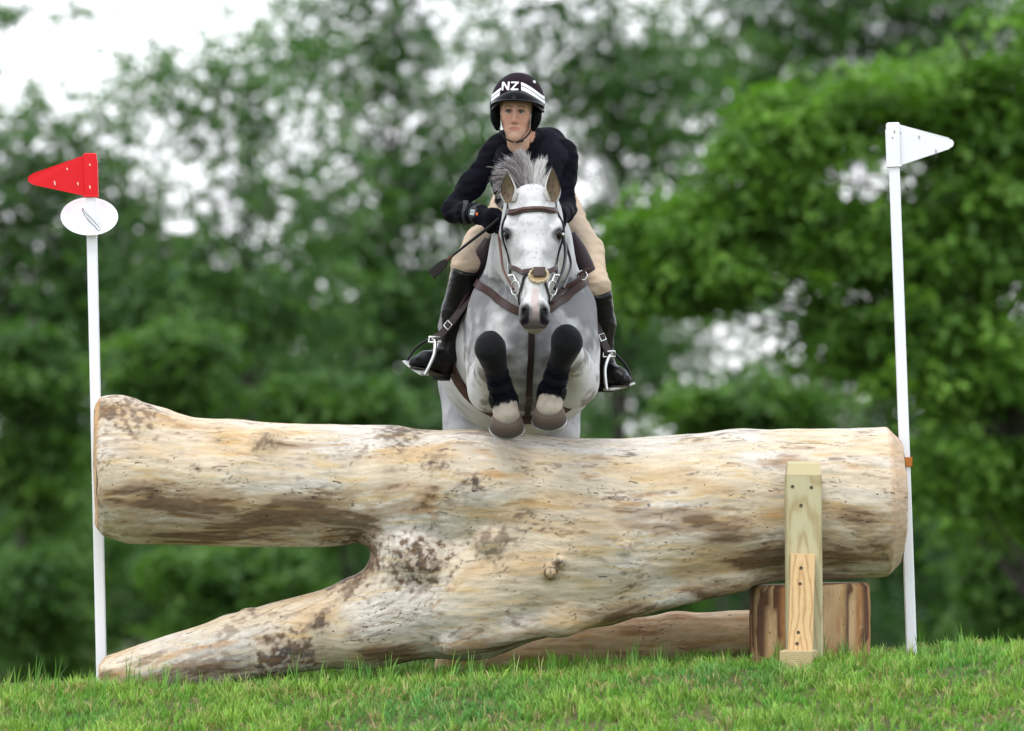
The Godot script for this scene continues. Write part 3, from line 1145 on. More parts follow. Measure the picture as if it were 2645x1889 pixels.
func flags() -> void:
	var white := mat(Color(0.80, 0.80, 0.83), 0.42)
	var red := mat(Color.WHITE, 0.45, 0.0, true)
	flag_pole(Vector3(-1.8303, 2.1945, -0.3600), Vector3(-1.7761, -0.1083, -0.3600), -1, red, white, "white square pole with a red pennant beside the log's forked end")
	flag_pole(Vector3(1.6324, 2.3087, -0.0600), Vector3(1.7139, -0.0586, -0.0600), 1, white, white, "white square pole with a white pennant beside the log's sawn end")
	# strap that ties the right pole to the log
	var c := Vector3(1.6825, 0.8733, -0.0600)
	var t := thing("pole_strap", "small orange strap round the white pennant's pole", "strap", c)
	var mb := MB.new()
	var s := 0.029
	var ring := []
	for k in [[-s, s], [s, s], [s, -s], [-s, -s], [-s, s]]:
		ring.append(c + Vector3(k[0], 0, k[1]))
	for i in 4:
		var a: Vector3 = ring[i]
		var b: Vector3 = ring[i + 1]
		var m := (a + b) * 0.5
		var d := (b - a).normalized()
		var o := Vector3(d.z, 0, -d.x) * -1.0
		mb.box(Transform3D(Basis(d, Vector3.UP, d.cross(Vector3.UP)), m), Vector3(a.distance_to(b) + 0.004, 0.040, 0.004), 0.001)
	part("band", mb.done(), mat(Color(0.45, 0.16, 0.03), 0.6), t)

	# the back of the fence-number plate, wired to the left pole
	var at := Vector3(-1.8368, 1.9305, -0.4000)
	t = thing("number_plate", "round white plate wired to the red pennant's pole, seen from behind", "plate", at)
	mb = MB.new()
	var tilt := Basis(Vector3.RIGHT, deg_to_rad(44)) * Basis(Vector3.FORWARD, 0.06)
	mb.lathe([Vector2(0, 0.0), Vector2(0.085, 0.0), Vector2(0.100, 0.004), Vector2(0.118, 0.013), Vector2(0.1235, 0.015), Vector2(0.1245, 0.013), Vector2(0.119, 0.010), Vector2(0.101, 0.001), Vector2(0.086, -0.003), Vector2(0, -0.003)], Transform3D(tilt, at), 56)
	part("dish", mb.done(), mat(Color(0.76, 0.76, 0.77), 0.5), t)
	mb = MB.new()
	var dark := mat(Color(0.05, 0.05, 0.06), 0.4, 0.6)
	mb.tube(spline([Vector3(-1.8589, 1.9741, -0.3300), Vector3(-1.8527, 1.9583, -0.3250), Vector3(-1.8273, 1.9329, -0.3250), Vector3(-1.8000, 1.9036, -0.3250), Vector3(-1.7854, 1.8848, -0.3400), Vector3(-1.7913, 1.8750, -0.3400), Vector3(-1.8077, 1.8939, -0.3250), Vector3(-1.8351, 1.9212, -0.3250), Vector3(-1.8546, 1.9485, -0.3250), Vector3(-1.8628, 1.9663, -0.3300), Vector3(-1.8589, 1.9741, -0.3300)]), PackedFloat32Array([0.0016]), 6)
	part("wire_clip", mb.done(), dark, t)
	mb = MB.new()
	for a: Array in [[Vector3(-1.8799, 1.9020, -0.3750), Vector3(-1.8584, 1.9450, -0.3750)], [Vector3(-1.8112, 1.9448, -0.3700), Vector3(-1.7766, 1.8924, -0.3800)]]:
		mb = MB.new()
		mb.tube(PackedVector3Array(a), PackedFloat32Array([0.002]), 5)
		part("moulded_rib", mb.done(), mat(Color(0.70, 0.70, 0.71), 0.5), t)

func flag_pole(top: Vector3, foot: Vector3, way: int, cloth: Material, white: Material, label: String) -> void:
	var gy := ground_y(foot.x, foot.z)
	var t := thing("flag_pole", label, "flag pole", Vector3(foot.x, gy, foot.z), "boundary flags either side of the log")
	var d := (top - foot).normalized()
	var mb := MB.new()
	var s := 0.044
	var bas := Basis(d.cross(Vector3.BACK).normalized(), d, Vector3.BACK)
	mb.box(Transform3D(bas, (top + foot) * 0.5), Vector3(s, top.distance_to(foot), s), 0.004)
	part("pole", mb.done(), white, t)
	# sleeve and pennant, one moulded piece of sheet plastic
	mb = MB.new()
	var red := way < 0
	var h := 0.192
	mb.col = Color(0.70, 0.012, 0.022) if red else Color(0.80, 0.80, 0.83)
	var mid := top - d * (h * 0.5 - 0.018)
	mb.box(Transform3D(bas, mid), Vector3(s + 0.012, h, s + 0.012), 0.005)
	mb.box(Transform3D(bas, mid - d * (h * 0.5 - 0.004)), Vector3(s + 0.018, 0.007, s + 0.018), 0.002)
	mb.box(Transform3D(bas, mid + bas * Vector3(-way * 0.0225, -0.012, 0)), Vector3(0.018, h - 0.03, s + 0.004), 0.003)
	var sleeve := part("sleeve", mb.done(), cloth, t)
	mb = MB.new()
	mb.col = Color(0.70, 0.012, 0.022) if red else Color(0.80, 0.80, 0.83)
	var fly := 0.272 if red else 0.258
	var outline := []
	var dn := -0.012 if red else 0.0
	outline.append(Vector2(0.02, h * 0.5 - 0.006))
	outline.append(Vector2(fly - 0.02, dn + 0.024))
	for k in 7:
		var a := PI / 2 - PI * k / 6
		outline.append(Vector2(fly - 0.018 + 0.018 * cos(a), dn + 0.019 * sin(a)))
	outline.append(Vector2(fly - 0.02, dn - 0.024))
	outline.append(Vector2(0.02, -h * 0.5 + 0.006))
	var lean := -0.03 if red else 0.035
	var f := []
	for side in 2:
		for q: Vector2 in outline:
			f.append(mid + bas * Vector3(way * q.x, q.y - q.x * lean * 0.2, (0.006 if side == 0 else 0.002) + 0.01 * sin(q.x * 9.0)))
	var m := outline.size()
	for k in range(1, m - 1):
		for side in 2:
			var i0 := mb.vert(f[side * m])
			mb.vert(f[side * m + k])
			mb.vert(f[side * m + k + 1])
			if (side == 0) == (way < 0):
				mb.tri(i0, i0 + 1, i0 + 2)
			else:
				mb.tri(i0, i0 + 2, i0 + 1)
	for k in m:
		var a: Vector3 = f[k]
		var b: Vector3 = f[(k + 1) % m]
		var e: Vector3 = f[m + (k + 1) % m]
		var g: Vector3 = f[m + k]
		if way < 0:
			mb.face(a, g, e, b)
		else:
			mb.face(a, b, e, g)
	var pennant := part("pennant", mb.done(), cloth, t)
	# scuffs where the plastic has been knocked
	var marks := [[0.10, 0.03], [0.055, -0.035], [0.155, -0.03], [0.0, 0.045], [0.002, -0.052]] if red else [[0.03, 0.05], [0.11, 0.03], [0.18, -0.035], [-0.005, 0.03], [0.004, 0.055]]
	for k in marks.size():
		mb = MB.new()
		mb.col = Color(0.85, 0.50, 0.42) if red else Color(0.35, 0.35, 0.36)
		var on_sleeve: bool = absf(marks[k][0]) < 0.02
		var z := (s + 0.012) * 0.5 + 0.0008 if on_sleeve else 0.0068 + 0.01 * sin(marks[k][0] * 9.0)
		mb.ball(Transform3D(bas * Basis(Vector3(0.0035, 0.0012, 0), Vector3(-0.0015, 0.005 + 0.003 * (k % 3), 0), Vector3(0, 0, 0.0006)), mid + bas * Vector3(way * marks[k][0], marks[k][1], z)), 4, 8)
		part("scuff", mb.done(), cloth if red else mat(Color(0.35, 0.35, 0.36), 0.6), sleeve if on_sleeve else pennant)


# ---------------------------------------------------------------- the horse

var body := Blob.new()
var skull := Blob.new()
var coat_gloss: StandardMaterial3D
var leather: StandardMaterial3D
var black_leather: StandardMaterial3D
var steel: StandardMaterial3D

const WHITE_COAT := Color(0.56, 0.555, 0.555)
const GREY_COAT := Color(0.185, 0.183, 0.19)
const DARK_HAIR := Color(0.013, 0.013, 0.015)

func horse_bones() -> void:
	var b := body
	# ids: 0 barrel, 1 chest and shoulder, 2 forearm, 3 knee and cannon, 4 pastern, 5 hind leg, 6 neck
	b.bone(Vector3(0.0485, 1.3861, -0.2200), Vector3(0.0375, 1.3513, -0.6600), 0.322, 0.330, 0.10, 1.0, Vector3.RIGHT, 0)
	b.bone(Vector3(0.0449, 1.3151, -0.3500), Vector3(0.0375, 1.3050, -0.6200), 0.250, 0.255, 0.10, 1.34, Vector3.RIGHT, 0)
	b.bone(Vector3(0.0258, 1.3526, -0.7200), Vector3(0.0020, 1.3310, -1.1000), 0.320, 0.300, 0.12, 0.95, Vector3.RIGHT, 0)
	b.bone(Vector3(0.0861, 1.4296, 0.1200), Vector3(0.0679, 1.4186, -0.2000), 0.285, 0.315, 0.12, 0.88, Vector3.RIGHT, 1)
	b.bone(Vector3(0.0057, 1.3602, 0.2200), Vector3(0.0096, 1.2279, 0.1600), 0.125, 0.10, 0.06, 1.0, Vector3.RIGHT, 1)
	b.bone(Vector3(0.1677, 1.3602, 0.2200), Vector3(0.1624, 1.2279, 0.1600), 0.125, 0.10, 0.06, 1.0, Vector3.RIGHT, 1)
	b.bone(Vector3(-0.0479, 1.5355, 0.1000), Vector3(-0.0554, 1.3234, 0.1600), 0.125, 0.115, 0.08, 1.0, Vector3.RIGHT, 1)
	b.bone(Vector3(0.2241, 1.5355, 0.1000), Vector3(0.2311, 1.3234, 0.1600), 0.125, 0.115, 0.08, 1.0, Vector3.RIGHT, 1)
	# neck
	b.bone(Vector3(0.0831, 1.6486, -0.1200), Vector3(0.0839, 1.7606, 0.2200), 0.250, 0.205, 0.12, 0.76, Vector3.RIGHT, 6)
	b.bone(Vector3(0.0839, 1.7606, 0.2200), Vector3(0.0847, 1.8804, 0.5200), 0.205, 0.150, 0.10, 0.72, Vector3.RIGHT, 6)
	b.bone(Vector3(0.0847, 1.8804, 0.5200), Vector3(0.0823, 1.9254, 0.6800), 0.150, 0.105, 0.08, 0.75, Vector3.RIGHT, 6)
	# forelegs: elbow, forearm forward and up to the knee, cannon folded down and back
	foreleg(b, Vector3(-0.0785, 1.2328, 0.1000), Vector3(-0.0860, 1.1900, 0.1400), Vector3(-0.0883, 1.3353, 0.5600), Vector3(-0.0900, 1.3550, 0.6000), Vector3(-0.0377, 1.1396, 0.4500), Vector3(-0.0226, 1.0639, 0.4700))
	foreleg(b, Vector3(0.2547, 1.2443, 0.1000), Vector3(0.2657, 1.2091, 0.1400), Vector3(0.2273, 1.3635, 0.5600), Vector3(0.2269, 1.3813, 0.6000), Vector3(0.1679, 1.1698, 0.4500), Vector3(0.1546, 1.0979, 0.4700))
	# hind legs driving off the ground behind the log
	for s: float in [-1.0, 1.0]:
		var x := s * 0.150
		b.bone(Vector3(-0.0020, 1.2897, -1.0500) + Vector3(x, 0, 0), Vector3(-0.0020, 1.0075, -0.9000) + Vector3(x * 1.02, 0, 0), 0.185, 0.140, 0.08, 1.0, Vector3.RIGHT, 5)
		b.bone(Vector3(-0.0020, 1.0075, -0.9000) + Vector3(x * 1.02, 0, 0), Vector3(-0.0020, 0.5345, -1.3200) + Vector3(x * 0.95, 0, 0), 0.135, 0.060, 0.06, 1.0, Vector3.RIGHT, 5)
		b.bone(Vector3(-0.0020, 0.5345, -1.3200) + Vector3(x * 0.95, 0, 0), Vector3(-0.0020, 0.1282, -1.3600) + Vector3(x * 0.95, 0, 0), 0.056, 0.042, 0.03, 0.85, Vector3.RIGHT, 5)
		b.bone(Vector3(-0.0020, 0.1282, -1.3600) + Vector3(x * 0.95, 0, 0), Vector3(-0.0020, 0.0226, -1.3000) + Vector3(x * 0.95, 0, 0), 0.046, 0.044, 0.02, 1.0, Vector3.RIGHT, 5)
	# cleft of the breast, and the hollow in front of each shoulder
	b.bone(Vector3(0.0831, 1.4117, 0.4400), Vector3(0.0833, 1.1864, 0.3600), 0.035, 0.030, 0.09, 1.0, Vector3.RIGHT, 1, 1)
	for s: float in [-1.0, 1.0]:
		b.bone(Vector3(0.0832, 1.4884, 0.4000) + Vector3(s * 0.17, 0, 0), Vector3(0.0837, 1.6060, 0.2800) + Vector3(s * 0.15, 0, 0), 0.03, 0.03, 0.10, 1.0, Vector3.RIGHT, 1, 1)
		b.bone(Vector3(0.0834, 1.2626, 0.3400) + Vector3(s * 0.115, 0, 0), Vector3(0.0837, 1.1500, 0.2600) + Vector3(s * 0.10, 0, 0), 0.028, 0.022, 0.07, 1.0, Vector3.RIGHT, 1, 1)
	b.add_noise(coarse, Vector3(7, 7, 7), 0.0035)
	b.add_noise(fine, Vector3(16, 16, 16), 0.0015)

	var h := skull
	# 7 head, 8 muzzle
	h.bone(Vector3(0.0822, 1.9249, 0.6900), Vector3(0.0858, 1.8145, 0.7350), 0.105, 0.110, 0.05, 0.93, Vector3.RIGHT, 7)
	h.bone(Vector3(0.0858, 1.8145, 0.7350), Vector3(0.0874, 1.6628, 0.8000), 0.110, 0.084, 0.05, 0.92, Vector3.RIGHT, 7)
	h.bone(Vector3(0.0872, 1.7168, 0.8450), Vector3(0.0923, 1.4902, 0.9700), 0.058, 0.046, 0.05, 1.0, Vector3.RIGHT, 7)
	for s: float in [-1.0, 1.0]:
		h.bone(Vector3(0.0879, 1.7897, 0.6600) + Vector3(s * 0.050, 0, 0), Vector3(0.0877, 1.6657, 0.7200) + Vector3(s * 0.052, 0, 0), 0.062, 0.055, 0.04, 0.75, Vector3.RIGHT, 7)
		h.bone(Vector3(0.0877, 1.6657, 0.7200) + Vector3(s * 0.052, 0, 0), Vector3(0.0907, 1.5109, 0.9000) + Vector3(s * 0.018, 0, 0), 0.050, 0.032, 0.05, 0.9, Vector3.RIGHT, 7)
		h.bone(Vector3(0.0875, 1.8444, 0.7750) + Vector3(s * 0.082, 0, 0), Vector3(0.0875, 1.8123, 0.7850) + Vector3(s * 0.085, 0, 0), 0.030, 0.026, 0.05, 1.0, Vector3.RIGHT, 7)
		h.bone(Vector3(0.0874, 1.7595, 0.8000) + Vector3(s * 0.072, 0, 0), Vector3(0.0873, 1.6616, 0.8300) + Vector3(s * 0.060, 0, 0), 0.022, 0.014, 0.04, 1.0, Vector3.RIGHT, 7)
		# nostril wings
		h.bone(Vector3(0.0922, 1.5027, 0.9850) + Vector3(s * 0.030, 0, 0), Vector3(0.0922, 1.4566, 0.9850) + Vector3(s * 0.041, 0, 0), 0.021, 0.022, 0.022, 1.0, Vector3.RIGHT, 8)
	h.bone(Vector3(0.0923, 1.4905, 0.9620), Vector3(0.0923, 1.4500, 0.9550), 0.050, 0.046, 0.04, 1.05, Vector3.RIGHT, 8)
	h.bone(Vector3(0.0941, 1.4387, 0.9650), Vector3(0.0942, 1.4279, 0.9550), 0.032, 0.028, 0.03, 1.1, Vector3.RIGHT, 8)
	h.bone(Vector3(0.0943, 1.4270, 0.9200), Vector3(0.0944, 1.4235, 0.9100), 0.024, 0.026, 0.02, 1.1, Vector3.RIGHT, 8)
	for s: float in [-1.0, 1.0]:
		# hollow above the eye, groove beside the nasal bone
		h.bone(Vector3(0.0874, 1.8786, 0.8000) + Vector3(s * 0.082, 0, 0), Vector3(0.0874, 1.8598, 0.8050) + Vector3(s * 0.078, 0, 0), 0.018, 0.016, 0.03, 1.0, Vector3.RIGHT, 7, 1)
		h.bone(Vector3(0.0871, 1.7060, 0.8850) + Vector3(s * 0.074, 0, 0), Vector3(0.0905, 1.5554, 0.9550) + Vector3(s * 0.056, 0, 0), 0.020, 0.014, 0.04, 1.0, Vector3.RIGHT, 7, 1)
		# eye sockets and nostrils
		h.bone(Vector3(0.0874, 1.8079, 0.8000) + Vector3(s * 0.115, 0, 0), Vector3(0.0874, 1.8079, 0.8000) + Vector3(s * 0.119, 0, 0), 0.020, 0.020, 0.016, 1.0, Vector3.RIGHT, 7, 1)
		h.bone(Vector3(0.0921, 1.5000, 1.0120) + Vector3(s * 0.034, 0, 0), Vector3(0.0921, 1.4615, 1.0060) + Vector3(s * 0.043, 0, 0), 0.012, 0.017, 0.012, 1.0, Vector3.RIGHT, 8, 1)
		h.bone(Vector3(0.0921, 1.4614, 1.0100) + Vector3(s * 0.045, 0, 0), Vector3(0.0922, 1.4414, 1.0000) + Vector3(s * 0.036, 0, 0), 0.015, 0.010, 0.010, 1.0, Vector3.RIGHT, 8, 1)

func foreleg(b: Blob, e0: Vector3, e1: Vector3, w: Vector3, knee: Vector3, fet: Vector3, past: Vector3) -> void:
	b.bone(e0 + Vector3(0, 0.08, -0.02), e1, 0.115, 0.098, 0.06, 1.0, Vector3.RIGHT, 2)
	b.bone(e1, w, 0.094, 0.056, 0.05, 0.95, Vector3.RIGHT, 2)
	b.bone(knee + Vector3(0, 0.012, 0), knee + Vector3(0, 0.030, -0.008), 0.044, 0.032, 0.025, 1.15, Vector3.RIGHT, 3)
	b.bone(w, knee, 0.052, 0.048, 0.03, 1.0, Vector3.RIGHT, 3)
	b.bone(knee + Vector3(0, 0.004, 0.004), knee + Vector3(0, -0.022, 0.004), 0.046, 0.048, 0.02, 1.18, Vector3.RIGHT, 3)
	for s: float in [-1.0, 1.0]:
		b.bone(knee + Vector3(s * 0.034, -0.012, -0.004), knee + Vector3(s * 0.030, -0.036, -0.006), 0.028, 0.022, 0.012, 1.0, Vector3.RIGHT, 3)
	b.bone(knee + Vector3(0, -0.020, 0.002), knee.lerp(fet, 0.55), 0.053, 0.038, 0.03, 1.0, Vector3.RIGHT, 3)
	b.bone(knee.lerp(fet, 0.25), fet, 0.040, 0.036, 0.03, 1.0, Vector3.RIGHT, 3)
	b.bone(fet, fet.lerp(past, 0.3), 0.046, 0.050, 0.02, 1.0, Vector3.RIGHT, 3)
	b.bone(fet.lerp(past, 0.35), past, 0.048, 0.056, 0.02, 1.0, Vector3.RIGHT, 4)

func coat(p: Vector3, _n: Vector3) -> Color:
	var mott := fine.get_noise_3dv(p * 11.0)
	var big := coarse.get_noise_3dv(p * 4.2 + Vector3(9, 2, 4))
	var fleck := fine.get_noise_3dv(p * 60.0)
	var spot := smoothstep(-0.95, -0.45, cell_noise.get_noise_3dv((p + Vector3(mott, big, -mott) * 0.02) * 15.0)) # dapples: pale middles, darker net between
	var id := body.nearest(p + Vector3(mott, big, mott) * 0.014)
	var c := WHITE_COAT
	match id:
		0: c = c.lerp(GREY_COAT, clampf(0.04 + smoothstep(0.1, 0.7, mott + big * 0.5) * 0.25 + spot * 0.10, 0, 1))
		1: c = c.lerp(GREY_COAT, clampf(0.60 + mott * 0.7 + big * 0.55 + spot * 0.36, 0.1, 1.0))  # chest: grey dappled coat, deepened further with painted shade
		2: c = c.lerp(Color(0.12, 0.10, 0.085), clampf(0.12 + smoothstep(-0.05, 0.45, mott + big * 0.7 + fleck * 0.3) * 0.7, 0.0, 0.8))
		3: c = DARK_HAIR * (1.0 + fleck * 0.3)
		4: c = Color(0.42, 0.36, 0.295).lerp(Color(0.24, 0.20, 0.165), smoothstep(-0.1, 0.4, mott + fleck * 0.4) * 0.6)
		5: c = c.lerp(Color(0.20, 0.20, 0.215), clampf(0.30 + spot * 0.25 + mott * 0.4 + big * 0.5, 0.0, 0.85))
		6: c = c.lerp(GREY_COAT, clampf(0.10 + spot * 0.12 + mott * 0.3 + smoothstep(0.1, 0.6, big) * 0.25, 0.0, 0.7))
	return c * (1.0 + fleck * 0.10)

func face_paint(p: Vector3, _n: Vector3) -> Color:
	var mott := fine.get_noise_3dv(p * 16.0)
	var fleck := fine.get_noise_3dv(p * 70.0)
	var dots := fine.get_noise_3dv(p * 42.0 + Vector3(4, 4, 4))
	var c := WHITE_COAT.lerp(GREY_COAT, 0.05 + smoothstep(0.0, 0.55, mott) * 0.32)
	c = c.lerp(Color(0.12, 0.11, 0.11), smoothstep(0.42, 0.52, dots) * 0.55) # flea-bitten specks
	for s: float in [-1.0, 1.0]:
		var eye := Vector3(0.0874, 1.8119, 0.7950) + Vector3(s * 0.106, 0, 0)
		var w: Vector3 = p - eye
		var d := Vector3(w.x * 1.0, w.y * (0.75 if w.y < 0.0 else 1.3), w.z * 0.7).length()
		c = c.lerp(Color(0.035, 0.032, 0.034), smoothstep(0.050, 0.024, d + mott * 0.012) * 0.95)
		# thin dark hair below the eye
		var under: Vector3 = p - (Vector3(0.0873, 1.7397, 0.8300) + Vector3(s * 0.080, 0, 0))
		c = c.lerp(Color(0.30, 0.295, 0.295), smoothstep(0.065, 0.01, Vector3(under.x * 1.3, under.y * 0.8, under.z * 0.6).length() + mott * 0.03) * 0.7)
	# bare skin of the muzzle: slate, with a pink snip between the nostrils
	var mid := Vector3(0.0923, 1.4902, 0.9700)
	var lowp := (mid.y + 0.025 - p.y) / 0.06
	var side := absf(p.x - mid.x - 0.003)
	var skin := smoothstep(-0.2, 0.9, lowp + mott * 0.7 + side * 9.0)
	c = c.lerp(Color(0.115, 0.112, 0.120), skin * 0.92)
	var snip := smoothstep(0.021, 0.009, side + mott * 0.009) * smoothstep(0.075, 0.05, absf(p.y - mid.y - 0.03)) * smoothstep(0.93, 0.98, p.z)
	c = c.lerp(Color(0.42, 0.30, 0.27), snip * 0.6)
	var lip := smoothstep(Vector3(0.0923, 1.4681, 0.9700).y, Vector3(0.0923, 1.4312, 0.9700).y, p.y + mott * 0.012)
	c = c.lerp(Color(0.070, 0.055, 0.047), lip * 0.85)
	if p.y < Vector3(0.0924, 1.4151, 0.9500).y + mott * 0.004:
		c = c.lerp(Color(0.36, 0.30, 0.26), 0.7)
	for s: float in [-1.0, 1.0]:
		var a: float = INF
		for q: Vector3 in [Vector3(0.0921, 1.4889, 1.0130), Vector3(0.0921, 1.4743, 1.0100), Vector3(0.0921, 1.4597, 1.0060), Vector3(0.0922, 1.4469, 1.0020)]:
			a = minf(a, (p - q - Vector3(s * 0.040, 0, 0)).length())
		c = c.lerp(Color(0.008, 0.007, 0.008), smoothstep(0.024, 0.015, a))
	return c * (1.0 + fleck * 0.08)

func horse() -> void:
	leather = mat(Color(0.030, 0.013, 0.010), 0.42)
	black_leather = mat(Color(0.007, 0.006, 0.006), 0.42)
	steel = mat(Color(0.62, 0.62, 0.60), 0.22, 1.0)
	horse_bones()
	var hide := mat(Color.WHITE, 0.62, 0.0, true)
	hide.metallic_specular = 0.16
	hide.rim_enabled = true
	hide.rim = 0.08
	var t := thing("horse", "flea-bitten grey horse with dark knees leaping the log", "horse", Vector3(0, ground_y(0, -1.3), -1.3))
	var first := body.mesh(0.0125, coat).surface_get_arrays(0)
	part("body", skull.mesh(0.0058, face_paint, first), hide, t)

	# eyes
	for s: float in [-1.0, 1.0]:
		var mb := MB.new()
		var e: Vector3 = Vector3(0.0875, 1.8102, 0.7900) + Vector3(s * 0.101, 0, 0)
		mb.ball(Transform3D(Basis().scaled(Vector3.ONE * 0.021), e), 12, 18)
		var m := mat(Color(0.012, 0.008, 0.007), 0.05)
		part("eye", mb.done(), m, t)
		# upper lid
		mb = MB.new()
		mb.tube(spline([e + Vector3(s * 0.004, 0.004, -0.022), e + Vector3(s * 0.020, 0.018, -0.006), e + Vector3(s * 0.014, 0.017, 0.014), e + Vector3(-s * 0.004, 0.003, 0.024)], 5), PackedFloat32Array([0.005]), 6)
		part("eyelid", mb.done(), mat(Color(0.05, 0.046, 0.048), 0.6), t)

	ear(t, Vector3(-0.0093, 1.9455, 0.7650), Vector3(-0.0224, 2.0694, 0.7500), -1.0)
	ear(t, Vector3(0.1658, 1.9492, 0.7650), Vector3(0.1697, 2.0881, 0.7500), 1.0)
	forelock(t)

	# front hooves hang below the pasterns, hind ones stand on the ground
	hoof(t, Vector3(-0.0207, 1.0564, 0.4700), Vector3(-0.02, -0.80, -0.60), 0.061, 0.073, 0.055)
	hoof(t, Vector3(0.1546, 1.0903, 0.4700), Vector3(0.03, -0.80, -0.60), 0.061, 0.073, 0.055)
	for s: float in [-1.0, 1.0]:
		var at: Vector3 = Vector3(-0.0020, 0.0226, -1.3000) + Vector3(s * 0.1425, 0, 0)
		hoof(t, at, Vector3(0, -1, 0.25), 0.048, 0.066, at.y - ground_y(at.x, at.z) - 0.004)
	# tail, streaming out behind
	var mb := MB.new()
	var q := RandomNumberGenerator.new()
	q.seed = 4
	for i in 160:
		var r: Vector3 = Vector3(-0.0020, 1.5607, -1.3800) + Vector3(q.randfn(0, 0.02), q.randfn(0, 0.02), 0)
		var e := r + Vector3(q.randfn(0, 0.07), -0.55 - q.randf() * 0.25, -0.35 + q.randfn(0, 0.08))
		strand(mb, r, r + Vector3(0, 0.03, -0.22), e, 0.0028, Color(0.42, 0.40, 0.39).lerp(Color(0.7, 0.69, 0.67), q.randf()))
	part("tail", mb.done(), mat(Color.WHITE, 0.5, 0.0, true), t)
	mb = MB.new()
	mb.tube(PackedVector3Array([Vector3(-0.0020, 1.5380, -1.3000), Vector3(-0.0020, 1.5641, -1.3600), Vector3(-0.0020, 1.5578, -1.4200)]), PackedFloat32Array([0.05, 0.04, 0.02]), 10)
	mb.c.fill(WHITE_COAT)
	part("dock", mb.done(), hide, t)

	leg_boot("tendon_boot", "black tendon boot on the horse's foreleg under its lower knee", Vector3(-0.0900, 1.3550, 0.6000), Vector3(-0.0377, 1.1396, 0.4500), -1.0)
	leg_boot("tendon_boot", "black tendon boot on the horse's foreleg under its higher knee", Vector3(0.2269, 1.3813, 0.6000), Vector3(0.1679, 1.1698, 0.4500), 1.0)
	bridle()
	breastplate()
	saddle()

func strand(mb: MB, a: Vector3, b: Vector3, d: Vector3, r: float, col: Color) -> void:
	mb.col = col
	var path := PackedVector3Array()
	var rad := PackedFloat32Array()
	for i in 7:
		var f := i / 6.0
		path.append(a.lerp(b, f).lerp(b.lerp(d, f), f))
		rad.append(r * (1.0 - f * 0.85))
	mb.tube(path, rad, 3, false)

